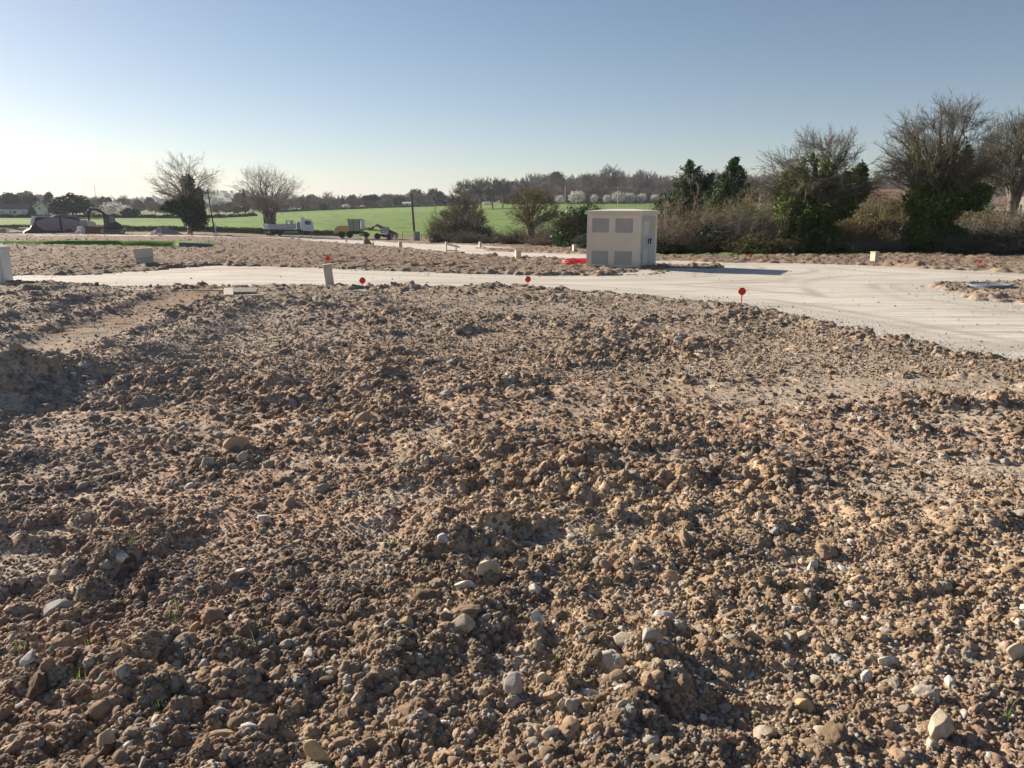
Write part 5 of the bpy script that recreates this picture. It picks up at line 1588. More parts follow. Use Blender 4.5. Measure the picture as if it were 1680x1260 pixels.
disc(1606, 444, 430, 3.2, M_ORP, "orange marker disc alone in front of the right hand bushes")
disc(315, 387, 382, 2.0, M_REDP, "small red marker at the foot of the ivy smothered tree")
disc(268, 384, 379.5, 1.2, M_ORP, "tiny orange marker beside the gravel heap")
disc(521, 388.5, 385, 1.5, M_REDP, "small red marker right in front of the truck")
# surveyor's stakes out on the earth
for (px, pb, pt, lab) in [(364, 402, 394, "pale topped thin stake right of the drainage basin, first of the row of stakes"), (384, 403, 399, "short orange stake, second in the row right of the basin"),
                          (393, 406, 400, "orange stake, third in the row right of the basin"), (440, 415, 408, "orange stake standing alone, nearest in the row right of the basin"), (273, 404, 400, "short stake at the far rim of the drainage basin")]:
    x, y, z = P(px, pb); h_ = (pb - pt) * y / F
    root = frame_at("survey_stake", x, y, sz(x, y), lab, "stake", group="survey stakes on the earth")
    MB().box(-.02, .02, -.02, .02, -.15, h_ * .65).build("shaft", M_WOODL, root)
    MB().box(-.03, .03, -.03, .03, h_ * .65, h_).build("painted_tip", M_ORP, root)

# --- cream connection cabinets / posts
def cabinet(px, pybase, pytop, wpx, label, group=None, m=M_CREAMP, lean=0.0, depth=.22, lid=True, rz=None, nm="utility_cabinet", cat="cabinet"):
    x, y, z = P(px, pybase)
    s = y / F; Hh = (pybase - pytop) * s; w = wpx * s
    root = frame_at(nm, x, y, min(z, sz(x, y)) if abs(z - sz(x, y)) > .05 else z, label, cat, rz, group)
    root.rotation_euler[1] = lean
    t = min(.05, Hh * .08)
    MB().box(-w / 2, w / 2, 0, depth, -.15, Hh - t, min(.012, w * .06)).build("body", m, root)
    if lid:
        MB().box(-w / 2 - .01, w / 2 + .01, -.012, depth + .012, Hh - t + .002, Hh, .008).build("lid", m, root)
    MB().box(-w / 2 + w * .12, w / 2 - w * .12, -.008, -.002, Hh * .30, Hh * .86).build("door", m, root)
    return root
cabinet(542, 471, 434, 13.5, "tall cream post cabinet leaning over at the near edge of the road", lean=-.09, m=M_CREAMC, depth=.16)
cabinet(1438, 433, 413.5, 8, "cream cabinet on the far verge between the two ivied trees, its left side sunlit", rz=.35)
cabinet(1078, 428.5, 409.5, 6.5, "cream cabinet peeping out right behind the substation")
cabinet(943.5, 416.5, 402, 5, "slender cream cabinet below the dark ivied bush, left of the substation", rz=.3)
cabinet(851, 425, 411, 8.5, "broad cream cabinet on the near side of the second track", rz=.3)
cabinet(760.5, 418, 408, 4.2, "cream cabinet just right of the broken white barrier")
cabinet(788.5, 408, 397, 3.4, "cream cabinet on the far side of the second track, right of the bush clump's middle", rz=.3)
cabinet(732.5, 402, 394, 3.2, "small cream cabinet left of the bush clump", rz=.3)
cabinet(657.5, 408, 396.5, 5.5, "cream cabinet on the near track edge below the utility pole", rz=.3)
cabinet(612.5, 403, 394.5, 2.4, "thin cream cabinet between the grader and the red loader")
cabinet(598.5, 400, 388, 4.5, "cream cabinet in front of the grader's front wheel", rz=.3)
cabinet(648, 395, 387, 2.8, "sunlit cream cabinet at the red loader's rear end", rz=.3)
cabinet(639, 393, 387, 4, "grey cabinet in front of the red loader", m=M_GREYM)
cabinet(568.5, 397.5, 391, 3, "low cream cabinet beneath the grader's rear wheels")
cabinet(229.2 + 20, 386.5, 378.5, 3.6, "narrow upright cream cabinet left of the gravel heap", rz=.3)
cabinet(262, 386.8, 380.5, 6.5, "squat cream cabinet touching the gravel heap", rz=.3)
cabinet(354, 388, 380.5, 7, "squat cream cabinet at the foot of the thin leaning pole", rz=.3)
cabinet(353, 384, 367, 3.0, "white upright pole cabinet on the thin leaning pole's right side", m=M_WHITEP, rz=.3)
cabinet(513.5, 392.5, 388, 2.4, "short cream cabinet at the truck's front bumper")
# big weathered board cabinet
x, y, z = P(239, 437.5); s = y / F
root = frame_at("wide_cabinet", x, y, z, "wide two part cream cabinet standing tilted in the far earth left of the road", "cabinet")
root.rotation_euler[1] = -.05
w = 27 * s; Hh = 29.5 * s
MB().box(-w / 2, w / 2, 0, .16, -.1, Hh * .46, .012).build("base", M_CREAMC, root)
MB().box(-w / 2 - .01, w / 2 + .01, -.012, .17, Hh * .46 + .004, Hh, .012).build("door", M_CREAMC, root)
# grey metal cabinet cut by the left edge
x, y, z = P(-11, 474); s = y / F
root = frame_at("metal_cabinet", x, y, z, "grey white metal cabinet with a sloping lid, cut by the left edge", "cabinet", rz=.15)
w = 40 * s; Hh = 66 * s
MB().box(-w / 2, w / 2, 0, .35, -.2, Hh, .012).build("body", M_GREYM, root)
MB().prism([(-w / 2 - .02, Hh + .003), (w / 2 + .015, Hh + .003), (w / 2 + .015, Hh + .02), (-w / 2 + .12, Hh + .10), (-w / 2 - .02, Hh + .10)], -.02, .37).build("lid", M_WHITEP, root)
MB().box(-w / 2 + .05, w / 2 - .05, -.010, -.002, .1, Hh - .08).build("door", M_GREYM, root)

# --- boards, hose, pipe
x, y, z = P(376, 489)
zt = sz(x, y)
o = MB().box(-.08, .08, -.36, .36, 0, .03, .004, Matrix.Rotation(.35, 4, 'Z')).build("plank", M_WOODL, None, loc=(x, y, zt + .07)); o.rotation_euler = (.05, .06, 0); tag(o, "pale board lying askew on the pile of planks near the road", "plank")
x, y, z = P(398, 484)
o = MB().box(-.30, .28, -.12, .12, 0, .05, .004).build("plank", M_WOOD, None, loc=(x, y, sz(x, y) + .05)); o.rotation_euler = (.25, 0, .1); tag(o, "grey plank lying flat, right of the pale askew board", "plank")
x, y, z = P(352, 482)
o = MB().box(-.4, .4, -.03, .03, 0, .03, .004).build("plank", M_WOOD, None, loc=(x, y, sz(x, y) + .07)); o.rotation_euler = (0, .02, .0); tag(o, "narrow grey batten left of the pale askew board", "plank")
x, y, z = P(393, 492)
o = MB().box(-.42, .42, -.04, .04, 0, .03, .004).build("plank", M_WOODL, None, loc=(x, y, sz(x, y) + .05)); o.rotation_euler = (0, -.02, .18); tag(o, "narrow pale batten below the grey plank", "plank")

x, y, z = P(952, 435.5); z = sz(x, y)
pts = []
for i in range(84):
    t = i / 24 * 2 * math.pi
    rr = .50 + .05 * math.sin(i * .13)
    pts.append((rr * math.cos(t), .42 * math.sin(t) * rr / .5, .04 + .010 * i / 10 + .022 * (1 + math.sin(t + .2 + i * .03))))
o = MB().tube(pts, .024, 7).build("conduit_coil", M_HOSE, None, True, (x, y, z)); tag(o, "coil of red ribbed conduit lying left of the substation", "hose")
x, y, z = P(929, 439); z = sz(x, y)
root = frame_at("barrier_frame", x, y, z, "little broken orange frame beside the red coil", "barrier")
for k_, xx in enumerate((-.05, .25)):
    MB().tube([(xx, 0, -.05), (xx + .01, 0, .16 - .04 * k_)], .012, 6).build("post", M_ORP, root)
MB().tube([(-.05, 0, .155), (.25, 0, .125)], .012, 6).build("rail", M_ORP, root)
x, y, z = P(940, 426); z = sz(x, y)
o = MB().tube([(0, 0, -.05), (.01, 0, .12), (-.01, 0, .2)], .012, 6).build("orange_rod", M_ORP, None, loc=(x, y, z)); tag(o, "orange rod sticking up behind the red coil", "rod")

x, y, z = P(1622, 473)
root = empty("concrete_ring", (x, y, gz(x, y) - .05), 0, "blue grey concrete manhole ring half buried in the gravel island", "manhole")
R0 = .42
b = MB(); k = 36
prof = [(R0, .0), (R0, .13), (R0 - .015, .145), (R0 - .08, .145), (R0 - .09, .13), (R0 - .09, 0)]
vs = []; fs = []
for i in range(k):
    t = 2 * math.pi * i / k
    for (q, zz) in prof: vs.append((q * math.cos(t), q * math.sin(t), zz))
for i in range(k):
    j = (i + 1) % k
    for a in range(len(prof) - 1): fs.append((i * 6 + a, j * 6 + a, j * 6 + a + 1, i * 6 + a + 1))
b.add(vs, fs); b.build("rim", M_PIPEB, root, True)
b = MB(); b.tube([(0, 0, .09), (0, 0, .125)], R0 - .095, 36); b.build("cover", M_PIPEB, root)

x, y, z = P(324, 406.5)
root = frame_at("culvert_headwall", x, y, z - .1, "dark blue grey concrete culvert end in the grassy basin", "culvert")
MB().prism([(-.95, -.3), (.95, -.3), (.75, .32), (-.95, .42)], 0, .5).build("slab", M_PIPEB, root)

# broken white barrier
x, y, z = P(741, 417.5); s = y / F
root = frame_at("site_barrier", x, y, sz(x, y), "broken white and wooden barrier on the second track", "barrier")
root.scale = (.62, .62, .68)
MB().box(-.42, -.34, -.03, .03, -.1, 1.05).build("post", M_WOODL, root)
MB().box(.30, .40, -.03, .03, -.1, .9).build("post", M_WOODL, root)
o = MB().box(-.5, .45, -.06, -.032, .80, .92).build("board", M_CREAMP, root); o.rotation_euler[1] = .22
o = MB().box(-.45, .5, -.06, -.032, .45, .55).build("board", M_WOODL, root); o.rotation_euler[1] = .05
o = MB().box(-.15, .5, -.06, -.032, .12, .22).build("board", M_CREAMP, root); o.rotation_euler[1] = -.25
# small tipped wedge by the track
x, y, z = P(602, 401.5); s = y / F
o = MB().prism([(-.3, 0), (.5, 0), (-.1, .8)], 0, .3).build("tipped_panel", mat("brown_board", (.16, .10, .08), .8), None, loc=(x, y, z)); tag(o, "dark brown wedge shaped board leaning by the track below the grader", "board")

# gravel heap
x, y, z = XG(268, 118)
g = np.random.RandomState(5)
th = np.linspace(0, 2 * math.pi, 41)[:-1]; rr = np.linspace(0, 1, 14)
vs = [(0, 0, 1.25)]
for r_ in rr[1:]:
    for t in th:
        hgt = 1.25 * (1 - r_) ** .85 * (1 + .0) 
        nx = r_ * math.cos(t) * 2.7 * (1 + .12 * math.sin(3 * t)); ny = r_ * math.sin(t) * 2.0
        vs.append((nx, ny, max(-.1, hgt * (.9 + .25 * g.uniform())) - .05 * r_))
fs = [(0, 1 + i, 1 + (i + 1) % 40) for i in range(40)]
for a in range(len(rr) - 2):
    for i in range(40):
        fs.append((1 + a * 40 + i, 1 + (a + 1) * 40 + i, 1 + (a + 1) * 40 + (i + 1) % 40, 1 + a * 40 + (i + 1) % 40))
o = MB().add(vs, fs).build("gravel_heap", mat("grey_gravel", (.30, .27, .26), .95, 0, .35, 18, .6), None, loc=(x, y, z)); tag(o, "low heap of grey gravel left of the ivy smothered tree", "gravel heap")

# poles and lamps
x, y, z = XG(677, 114)
root = frame_at("utility_pole", x, y, z, "dark wooden utility pole with a short arm, between loader and bush clump", "pole")
Hh = Q(675, 317, 114)[2] - z
MB().tube([(.35, 0, -.2), (0, 0, Hh)], [.19, .12], 10).build("pole", M_POLE, root)
MB().tube([(-.75, 0, Hh - .55), (.1, 0, Hh - .35)], .05, 6).build("cross_arm", M_POLE, root)
for q in (-.7, -.45):
    MB().tube([(q, 0, Hh - .52), (q, 0, Hh - .30)], [.06, .04], 8).build("insulator", M_WHITEP, root)
x, y, z = XG(685, 112.5)
root = frame_at("meter_cabinet", x, y, z, "tall grey meter cabinet with pale side, right behind the dark utility pole", "cabinet")
MB().box(-.6, -.35, 0, .6, 0, 1.35, .02).build("side_panel", M_CREAMP, root)
MB().box(-.345, .35, 0, .6, 0, 1.38, .02).build("body", mat("grey_green_panel", (.20, .25, .23), .6), root)
x, y, z = XG(677, 118)
root = frame_at("wire_fence", x, y, z, "low wire fence with a dark gate frame at the foot of the utility pole", "fence")
for q in (-2.2, -1.5, 1.3, 2.1, 3.0, 4.2, -3.2):
    MB().box(q - .03, q + .03, -.03, .03, -.1, 1.15 if q != 3.0 else 1.4).build("post", M_STEELP if abs(q) > 1.6 else M_DARKM, root)
f_ = MB()
for zz in (.2, .45, .7, .95): f_.tube([(-3.2, 0, zz), (4.2, 0, zz)], .012, 4)
for q in np.arange(-3.2, 4.2, .3): f_.tube([(q, 0, .0), (q, 0, 1.05)], .008, 4)
f_.build("wire_mesh", M_STEELP, root)
MB().box(-1.5, .1, -.04, .02, 1.30, 1.36).box(-1.53, -1.47, -.04, .02, 0, 1.30).build("gate_frame", M_DARKM, root)
# thin leaning pole
x, y, z = XG(352, 121)
root = frame_at("leaning_pole", x, y, z, "thin dark leaning pole right of the ivy smothered tree", "pole")
Hh = Q(347, 311, 121)[2] - z
MB().tube([(.1, 0, -.2), (-.45, 0, Hh)], [.11, .07], 8).build("pole", M_POLE, root)
MB().box(-.55, -.3, -.05, .05, Hh - .12, Hh + .02).build("pole_cap", M_DARKM, root)
for (px, Y, pt, lab, arm) in [(927, 385, 306, "left one of the two tall street lamps at the foot of the wooded rise", .9), (1013.5, 385, 308, "right one of the two tall street lamps at the foot of the wooded rise", -.6)]:
    x, y, z = XG(px, Y); Hh = Q(px, pt, Y)[2] - z
    root = frame_at("street_lamp", x, y, z, lab, "street lamp")
    MB().tube([(0, 0, -.2), (0, 0, Hh - .8), (arm * .3, 0, Hh - .1), (arm, 0, Hh)], [.16, .11, .09, .07], 8).build("pole", M_STEELP, root)
    MB().box(min(arm, arm * 2.0), max(arm, arm * 2.0), -.14, .14, Hh - .06, Hh + .06, .02).build("lamp_head", M_STEELP, root)
x, y, z = XG(1243, 150); Hh = Q(1240, 306, 150)[2] - z
root = frame_at("street_lamp", x, y, z, "curved street lamp between the single cypress and the first ivied tree", "street lamp")
MB().tube([(0, 0, 0), (0, 0, Hh - 1.1), (-.25, 0, Hh - .35), (-.8, 0, Hh)], [.12, .09, .07, .05], 8).build("pole", M_STEELP, root)
MB().box(-1.5, -.8, -.12, .12, Hh - .05, Hh + .06, .02).build("lamp_head", M_STEELP, root)
x, y, z = XG(159.5, 640); Hh = Q(159.5, 303, 640)[2] - z
root = frame_at("radio_mast", x, y, z, "thin radio mast on the skyline above the excavator", "mast")
b = MB()
for q in range(3):
    a = q * 2.094
    b.tube([(.35 * math.cos(a), .35 * math.sin(a), 0), (.12 * math.cos(a), .12 * math.sin(a), Hh)], .09, 4)
for i in range(18):
    t0, t1 = i / 18, (i + 1) / 18; q = i % 3; a, c = q * 2.094, (q + 1) * 2.094
    r0_, r1_ = .35 - .23 * t0, .35 - .23 * t1
    b.tube([(r0_ * math.cos(a), r0_ * math.sin(a), Hh * t0), (r1_ * math.cos(c), r1_ * math.sin(c), Hh * t1)], .05, 4)
b.build("lattice", M_STEELP, root)

# ------------------------------------------------------------------ machines
def wheel(root, x, z, r, w, y, rimm=M_RIM, rr=.5):
    t = MB().wheel(x, y, z, r, w, [(r * .58, -w / 2 + .02), (r * .9, -w / 2), (r, -w * .34), (r * .985, 0), (r, w * .34), (r * .9, w / 2), (r * .58, w / 2 - .02)], 24)
    for i in range(18):
        a = i / 18 * 2 * math.pi
        t.box(-.02, .02, y - w * .45, y + w * .45, 0, .0 + r * .04, 0, Matrix.Translation((x, 0, z)) @ Matrix.Rotation(a, 4, 'Y') @ Matrix.Translation((0, 0, r * .985)))
    wo = t.build("wheel", M_TYRE, root)
    MB().wheel(x, y, z, r * rr, w * .7, [(r * .12, -w * .42), (r * .2, -w * .36), (r * .42, -w * .22), (r * .56, -w * .34), (r * .56, w * .34), (r * .42, w * .22), (r * .12, w * .36)], 20).build("rim", rimm, wo)
    return wo
def window(root, name, x0, x1, z0, z1, y, m=M_GLASS, d=.015):
    return MB().box(x0, x1, y - d, y, z0, z1).build(name, m, root)

# truck, faces right
x, y, z = XG(432, 136)
T = frame_at("flatbed_truck", x, y, z + .12, "white flatbed tipper truck parked facing right under the rounded leafless tree", "truck", rz=math.atan2(-x, y) - .03)
MB().box(.4, 7.7, .55, 1.85, .62, .86, .02).build("chassis", M_DARKM, T)
bed = MB().box(0.15, 5.5, .1, 2.3, 1.0, 1.14, .01)
bed.build("bed_floor", M_GREYP, T)
MB().box(.9, 5.5, .06, .12, 1.10, 1.84, .01).build("side_board", M_GREYP, T)
MB().box(.9, 5.5, 2.28, 2.34, 1.10, 1.84, .01).build("side_board", M_GREYP, T)
MB().prism([(0, 1.95), (.9, 1.86), (.9, 1.14), (.28, 1.1)], .06, 2.34).build("tailgate", M_WHITEP, T)
MB().box(5.45, 5.6, .06, 2.34, 1.1, 2.15, .01).build("headboard", M_GREYP, T)
b = MB().box(3.9, 4.2, .5, .9, 1.85, 2.45, .03).box(4.6, 5.2, .6, 1.1, 1.85, 2.35, .03).box(3.9, 5.3, .6, .72, 2.35, 2.5, .02)
b.build("load_crane", M_CREAMP, T)
MB().prism([(5.75, .95), (6.35, .95), (6.35, 2.1), (6.05, 2.32), (5.75, 1.95)], .15, 2.2).build("side_locker", mat("blue_grey_box", (.24, .32, .42), .5), T)
cab_ = MB().prism([(6.5, .75), (8.55, .62), (8.6, 1.15), (8.5, 2.05), (8.2, 2.62), (7.9, 2.72), (6.6, 2.78), (6.45, 2.5)], .05, 2.35).build("cab", M_WHITEP, T)
MB().box(6.42, 7.0, .2, 2.2, 2.78, 3.02, .06).build("roof_spoiler", M_WHITEP, cab_)
MB().prism([(7.15, 1.75), (8.0, 1.75), (8.0, 2.35), (7.5, 2.42), (7.15, 2.4)], .03, .048).build("side_window", M_GLASS, cab_)
MB().prism([(8.545, 1.55), (8.57, 1.55), (8.52, 2.05), (8.24, 2.60), (8.215, 2.60), (8.50, 2.04)], .2, 2.2).build("windscreen", M_GLASS, cab_)
MB().box(8.05, 8.15, -.12, .05, 1.8, 2.3, .02).build("mirror", M_BLK, cab_)
MB().box(7.2, 7.9, .035, .05, .95, 1.5).build("cab_door", M_WHITEP, cab_)
MB().box(8.50, 8.68, .1, 2.3, .35, .72, .03).build("bumper", M_DARKM, T)
MB().box(8.60, 8.69, .2, .5, .5, .68, .01).build("headlight", M_WHITEP, T); MB().box(8.60, 8.69, 1.9, 2.2, .5, .68, .01).build("headlight", M_WHITEP, T)
MB().box(3.6, 5.9, .12, .2, .55, .62, .005).box(3.6, 5.9, .12, .2, .35, .42, .005).build("side_guard", M_GREYM, T)
MB().box(4.2, 5.6, .25, .8, .38, .78, .05).build("fuel_tank", M_DARKM, T)
MB().box(.6, 1.1, .1, 2.3, .45, .6, .01).build("rear_bumper", M_WHITEP, T)
for yy in (.30, 2.05):
    wheel(T, 2.75, .38, .50, .32, yy, M_DARKM); wheel(T, 7.35, .38, .50, .32, yy, M_DARKM)
MB().prism([(6.75, .7), (6.85, .98), (7.35, 1.08), (7.85, .98), (7.95, .7), (7.85, .7), (7.75, .92), (7.35, 1.0), (6.95, .92), (6.85, .7)], .08, .45).build("mudguard", M_DARKM, T)

# grader, faces right
x, y, z = XG(549, 136)
g_ = frame_at("motor_grader", x, y, z + .1, "yellow motor grader with tall glazed cab and white rear panel, left of the red loader", "grader", rz=math.atan2(-x, y))
MB().prism([(0, .75), (2.5, .75), (2.5, 2.05), (1.35, 2.05), (.6, 1.9), (.18, 1.55)], .35, 1.75).build("engine_hood", M_YELP, g_)
MB().prism([(-.12, .7), (.02, .7), (.2, 1.55), (.62, 1.92), (1.35, 2.07), (1.35, 2.14), (.55, 2.0), (.08, 1.62)], .32, 1.78).build("hood_edge", mat("pale_yellow", (.75, .66, .38), .5), g_)
MB().box(.9, 5.4, .5, 1.6, .55, .95, .03).build("chassis", M_DARKM, g_)
cb = MB()
for (a, c) in ((2.45, .42), (2.45, 1.72), (3.35, .42), (3.35, 1.72), (4.45, .42), (4.45, 1.72)): cb.box(a - .05, a + .05, c - .05, c + .05, .95, 3.05)
cb.box(2.4, 4.5, .38, 1.76, .80, 1.15)
cabo = cb.build("cab", M_DARKM, g_)
MB().box(2.1, 4.9, .25, 1.9, 3.05, 3.15, .02).build("roof", M_DARKM, cabo)
MB().box(2.52, 3.28, .40, .425, 1.17, 3.0).build("window", M_GLG, cabo); MB().box(3.42, 4.38, .40, .425, 1.17, 3.0).build("window", mat("clear_dark_glass", (.16, .20, .16), .1, 0, .1, 2, 0, .8), cabo)
MB().box(2.45, 2.47, .48, 1.66, 1.17, 3.0).build("window", M_GLG, cabo)
MB().box(3.9, 4.02, .9, 1.0, 1.2, 2.6, .02, ).build("steering_column", M_CREAMP, cabo)
MB().prism([(4.55, 1.5), (5.35, 1.4), (5.3, 3.1), (4.6, 3.1)], .3, 1.85).build("white_panel", M_WHITEP, g_)
MB().prism([(3.7, .75), (4.6, 1.5), (5.3, 1.75), (7.4, 1.35), (8.2, 1.15), (8.2, .95), (7.2, 1.05), (5.3, 1.25), (4.9, .85)], .85, 1.25).build("front_frame", M_LIME, g_)
MB().prism([(4.2, .25), (6.0, .25), (6.15, .45), (6.0, .75), (4.3, .75)], .1, .2).build("blade", M_LIME, g_)
MB().tube([(5.25, 1.0, 1.3), (5.2, 1.0, 2.3)], .05, 6).build("exhaust", M_DARKM, g_)
for yy in (.1, 1.85):
    wheel(g_, 1.25, .5, .56, .38, yy); wheel(g_, 2.6, .5, .56, .38, yy)
wheel(g_, 5.45, .45, .48, .3, .15); wheel(g_, 5.45, .45, .48, .3, 1.85)

# telehandler
x, y, z = XG(606, 131)
h_ = frame_at("telehandler", x, y, z + .15, "red telescopic loader with raised black bucket, left of the dark utility pole", "loader", rz=math.atan2(-x, y))
MB().prism([(1.35, 2.3), (1.6, 2.45), (4.75, .95), (4.75, .1), (3.9, .1), (3.6, .75), (1.45, 2.05)], .9, 1.35).build("boom", M_REDM, h_)
MB().prism([(.55, 1.95), (1.4, 2.5), (1.75, 2.42), (1.5, 2.05), (1.1, 2.1), (.75, 1.7), (.55, 1.65)], .95, 1.3).build("boom_head", M_DARKM, h_)
MB().prism([(-.05, 1.55), (.6, 1.5), (.62, 2.1), (.45, 2.15), (.4, 1.72), (-.05, 2.05)], .2, 2.0).build("bucket", M_DARKM, h_)
MB().prism([(1.1, .45), (4.6, .45), (4.6, 1.05), (3.6, 1.05), (3.4, .8), (1.3, .8)], .4, 1.75).build("body", M_DARKM, h_)
MB().box(2.2, 3.9, .36, .42, .28, .5, .02).build("side_skirt", M_REDM, h_)
MB().prism([(4.0, .35), (4.85, .35), (4.85, .95), (4.2, 1.2), (3.9, 1.2)], .3, 1.8).build("counterweight", M_REDM, h_)
cb = MB()
for (a, c) in ((1.95, .3), (1.95, .85), (3.3, .3), (3.3, .85)): cb.box(a - .04, a + .04, c - .04, c + .04, .8, 1.95)
cb.box(1.9, 3.35, .25, .9, 1.95, 2.02)
co = cb.build("cab", M_DARKM, h_)
MB().box(2.0, 3.25, .27, .29, .95, 1.92).build("window", mat("blue_glass", (.25, .36, .42), .1, 0, .1, 2, 0, .8), co)
MB().prism([(2.75, .7), (3.0, .7), (2.6, 1.25), (2.2, 1.3), (2.2, 1.2), (2.55, 1.15)], .2, .26).build("mudguard", M_WHITEP, h_)
for yy in (.15, 1.9):
    wheel(h_, 1.35, .45, .52, .38, yy); wheel(h_, 3.35, .42, .50, .38, yy, M_DARKM)

# excavator, faces left
x, y, z = XG(206, 118)
e_ = frame_at("excavator", x, y, z + .05, "dark tracked excavator with arm folded down to the left", "excavator", rz=math.atan2(-x, y))
def trk(y0):
    pts = []
    for i in range(9): a = math.pi / 2 + math.pi * i / 8; pts.append((-3.1 + .36 * math.cos(a), .38 + .36 * math.sin(a)))
    for i in range(9): a = -math.pi / 2 + math.pi * i / 8; pts.append((-.35 + .36 * math.cos(a), .38 + .36 * math.sin(a)))
    t = MB().prism(pts, y0, y0 + .45)
    for i in range(16):
        for zz in (.0, .74): t.box(-3.1 + i * .18, -3.02 + i * .18, y0 - .01, y0 + .46, zz - .012, zz + .03)
    to = t.build("track", mat("dusty_track", (.16, .14, .12), .85, 0, .3, 4), e_)
    w = MB()
    for q in (-3.05, -2.5, -2.05, -1.6, -1.1, -.4): w.wheel(q, y0 - .02, .38 if q in (-3.05, -.4) else .2, .26 if q in (-3.05, -.4) else .13, .1, None, 14)
    w.build("rollers", M_RIM, to)
trk(0); trk(1.55)
MB().box(-2.7, -.7, .4, 1.6, .5, .85, .05).build("undercarriage", M_DARKM, e_)
MB().box(-.3, .15, .1, 1.9, .68, .80, .02).build("dozer_blade", M_GREYM, e_)
MB().prism([(-2.75, .88), (-.55, .88), (-.35, 1.1), (-.45, 1.45), (-1.2, 1.95), (-2.75, 1.7)], .15, 1.85).build("engine_housing", mat("dark_purple_grey", (.06, .045, .06), .5, 0, .2, 2), e_)
cb = MB()
for (a, c) in ((-2.7, .12), (-2.7, 1.0), (-2.0, .12), (-1.25, .12), (-1.25, 1.0)): cb.box(a - .05, a + .05, c - .05, c + .05, .9, 2.75)
cb.box(-2.78, -1.15, .06, 1.06, 2.72, 2.82)
co = cb.build("cab", M_DARKM, e_)
MB().box(-1.94, -1.3, .09, .12, 1.7, 2.68).build("window", M_GLG, co); MB().box(-2.66, -2.05, .09, .12, 1.3, 2.68).build("window", M_GLASS, co)
MB().prism([(-1.6, 1.3), (-1.6, 1.85), (-1.95, 2.6), (-2.9, 3.55), (-3.6, 3.75), (-4.3, 3.72), (-4.45, 3.5), (-3.6, 3.45), (-3.0, 3.2), (-2.2, 2.1), (-2.1, 1.3)], 1.1, 1.4).build("boom", M_DARKM, e_)
MB().prism([(-4.0, 3.75), (-4.35, 3.85), (-4.75, 3.4), (-4.8, 1.95), (-4.6, 1.95), (-4.4, 3.2), (-4.1, 3.5)], 1.12, 1.38).build("stick", M_DARKM, e_)
MB().tube([(-1.9, 1.25, 1.7), (-3.1, 1.25, 3.0)], .07, 8).tube([(-3.2, 1.25, 3.85), (-4.2, 1.25, 3.95)], .06, 8).tube([(-4.15, 1.25, 3.6), (-4.35, 1.25, 2.3)], .05, 8).build("hydraulic_cylinder", M_GREYP, e_)
MB().prism([(-4.9, 1.95), (-4.4, 2.0), (-3.9, 1.75), (-3.75, 1.45), (-4.2, 1.25), (-4.8, 1.35), (-5.0, 1.6)], .85, 1.65).build("bucket", M_GREYP, e_)

# covered stack
x, y, z = XG(37, 118)
t_ = frame_at("covered_stack", x, y, z, "long low stack under a black tarpaulin with two pale panels, at the left", "covered stack")
out_pts = [(0, 0), (.25, .35), (1.0, .8), (1.6, 1.9), (1.9, 2.55), (3.9, 2.62), (4.6, 2.8), (5.4, 2.75), (7.3, 2.6), (7.9, 2.2), (8.3, 1.3), (8.7, .6), (8.75, 0)]
b = MB(); nY = 9; vs = []; fs = []
gr_ = np.random.RandomState(2)
for j in range(nY):
    yy = j / (nY - 1) * 3.2; sh = 1 - .22 * abs(j / (nY - 1) - .5) ** 2 * 4
    for i, (a, c) in enumerate(out_pts):
        vs.append((a + gr_.uniform(-.06, .06), yy, c * sh + gr_.uniform(-.06, .06) * (c > 0)))
n_ = len(out_pts)
for j in range(nY - 1):
    for i in range(n_ - 1): fs.append((j * n_ + i, j * n_ + i + 1, (j + 1) * n_ + i + 1, (j + 1) * n_ + i))
fs.append(tuple(reversed(range(n_)))); fs.append(tuple(range((nY - 1) * n_, nY * n_)))
b.add(vs, fs).build("tarpaulin", M_TARP, t_)
MB().prism([(1.75, 1.75), (3.4, 2.25), (5.0, 2.35), (5.05, .35), (2.9, .45), (2.2, .95)], -.14, -.09).build("pale_panel", M_NET, t_)
MB().prism([(5.25, 2.35), (7.4, 1.95), (8.05, 1.4), (8.0, .25), (5.3, .3)], -.14, -.09).build("pale_panel", M_NET, t_)
MB().box(5.06, 5.24, -.17, -.08, 0, 2.5).build("strap", M_BLK, t_)
MB().prism([(5.6, .3), (6.6, .35), (6.5, .6), (5.9, .62)], -.19, -.145).build("dark_flap", M_TARP, t_)
MB().prism([(1.15, 1.3), (1.5, 1.2), (1.95, 2.45), (1.55, 2.62), (1.3, 2.1)], -.2, .6).build("white_sheet", M_BAG, t_)

def bag(px, Y, w, h, label, seed, m=M_BAG, nm="bulk_bag"):
    x, y, z = XG(px, Y); rg = np.random.RandomState(seed)
    v, f = ICO[3]; v = v.copy(); v = np.sign(v) * np.abs(v) ** .55; v /= np.abs(v).max()
    v = v * (1 + .12 * n3(v, 2.2, seed)[:, None]) * np.array([w / 2, w / 2, h / 2]) + np.array([0, 0, h / 2])
    o = link(nm, mesh_np(nm, v, f, m), None, (x, y, z)); return tag(o, label, "bag")
bag(134, 117, .95, 1.15, "white bulk bag at the right end of the covered stack", 1)
bag(128, 116, .6, .5, "small pale sack slumped below the covered stack's right corner", 2)
def block(px, Y, w, h, d, m, nm, label, cat, zoff=0.0, parts=None):
    x, y, z = XG(px, Y)
    root = frame_at(nm, x, y, z + zoff, label, cat)
    MB().box(-w / 2, w / 2, 0, d, 0, h, .015).build("body", m, root)
    if parts: parts(root, w, h, d)
    return root
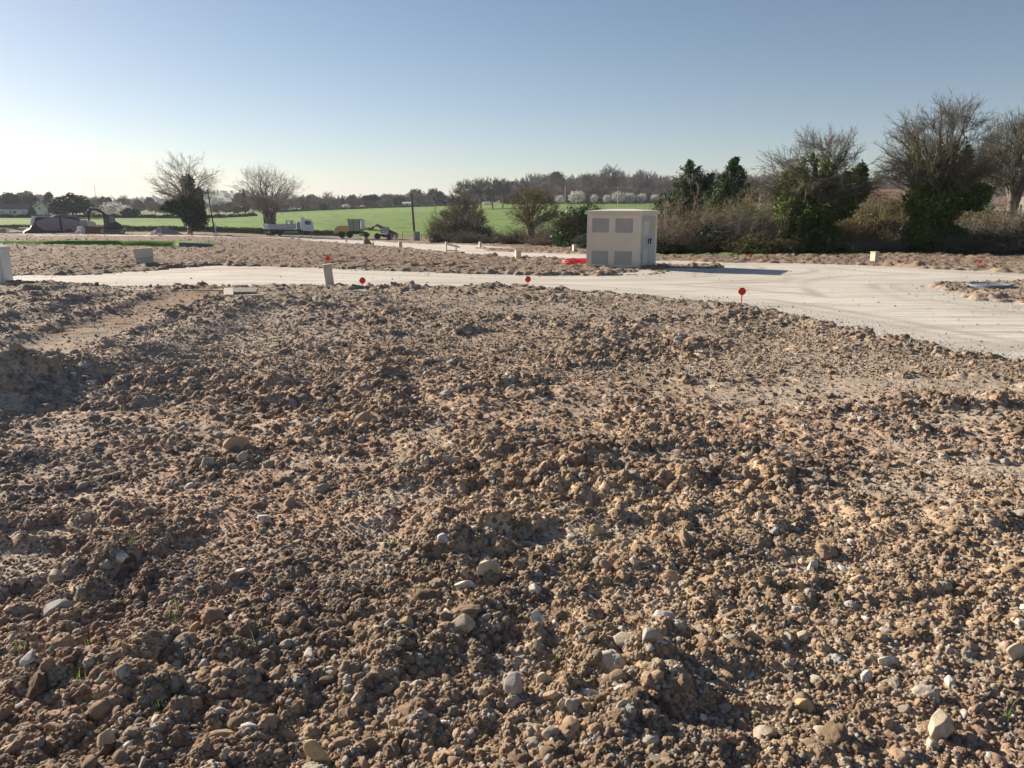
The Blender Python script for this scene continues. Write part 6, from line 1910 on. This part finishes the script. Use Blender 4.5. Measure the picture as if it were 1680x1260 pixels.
def slats(root, w, h, d):
    b = MB()
    for i in range(4): b.box(-w / 2 + .02, w / 2 - .02, -.03, -.004, h * (i + .2) / 4, h * (i + .75) / 4)
    b.build("slats", M_GREYB, root)
block(155, 119.5, 3.3, 1.15, 1.2, M_BRICKR, "brick_stack", "long stack of red and pale bricks between covered stack and excavator", "brick stack")
block(139.5, 119.8, 1.0, .95, .8, M_GREYB, "crate", "grey crate standing on the left end of the brick stack", "crate", 1.16, slats)
block(6, 121, 1.2, .75, .8, M_GREYB, "crate", "grey crate at the far left beside pale blocks", "crate", 0, slats)
block(13, 119, .45, .85, .5, M_CREAMP, "pale_block", "cream upright block right of the far left grey crate", "block", 0, lambda r, w, h, d: MB().box(-w / 2 + .05, w / 2 - .05, -.02, -.003, .1, h - .1).build("panel", M_WHITEP, r))
block(20, 118, 1.1, .25, .5, M_WHITEP, "white_slab", "low white slab lying left of the covered stack", "slab", 0)
block(32, 118.5, 1.0, .30, .3, M_WOODL, "timber_pile", "short pile of pale timber at the covered stack's left toe", "timber", 0)

# tufts of grass sprouting between the clods, and the basin's turf
rng = np.random.RandomState(12)
L_GRASS = leaf_mat("young_grass", [(.16, .24, .04), (.22, .30, .06), (.12, .19, .04)], .5, .3, .4)
tv = []; tf = []; nn = 0
for (px, py) in [(88, 1075), (145, 1068), (288, 1020), (140, 1140), (265, 1190), (365, 1080), (910, 1095), (205, 680), (1655, 1190), (155, 1175), (410, 1085), (30, 1095), (215, 928), (640, 900), (1380, 1000)]:
    x0, y0, _ = P(px + rng.uniform(-3, 3), py)
    for k_ in range(rng.randint(4, 9)):
        x = x0 + rng.normal() * .012; y = y0 + rng.normal() * .012; z = sz(x, y)
        L = rng.uniform(.03, .075); a = rng.uniform(0, 6.28); w = .0014
        d = np.array([math.cos(a), math.sin(a), 0]) * rng.uniform(.1, .6) ; sd = np.array([-math.sin(a), math.cos(a), 0]) * w
        p0 = np.array([x, y, z]); p1 = p0 + d * L * .4 + [0, 0, L * .6]; p2 = p0 + d * L + [0, 0, L * .9]
        tv += [p0 - sd, p0 + sd, p1 + sd * .8, p1 - sd * .8, p2 + sd * .1, p2 - sd * .1]
        tf += [(nn, nn + 1, nn + 2, nn + 3), (nn + 3, nn + 2, nn + 4, nn + 5)]; nn += 6
o = link("grass", mesh_np("grass", np.array(tv), np.array(tf), L_GRASS)); tag(o, "sparse young grass blades sprouting between the clods", "grass", kind="stuff")
n = 26000
y = 1 / rng.uniform(1 / 70., 1 / 33., n); x = rng.uniform(-.8, -.3, n) * y
k = sdist(DITCH, x, y) > -.2; x, y = x[k], y[k]
k = np.abs(np.arctan2(x, y)) < TH - .02; x, y = x[k], y[k]
z = surf(x, y)
c = np.stack([x, y, z + .03], -1)
v, f = leaf_cards(rng, c, .07, aspect=.25)
o = link("turf", mesh_np("turf", v, f, leaf_mat("basin_turf", [(.10, .20, .02), (.14, .26, .035), (.09, .17, .025)], .6, .2, .3))); tag(o, "short bright grass lining the drainage basin at the left", "grass", kind="stuff")
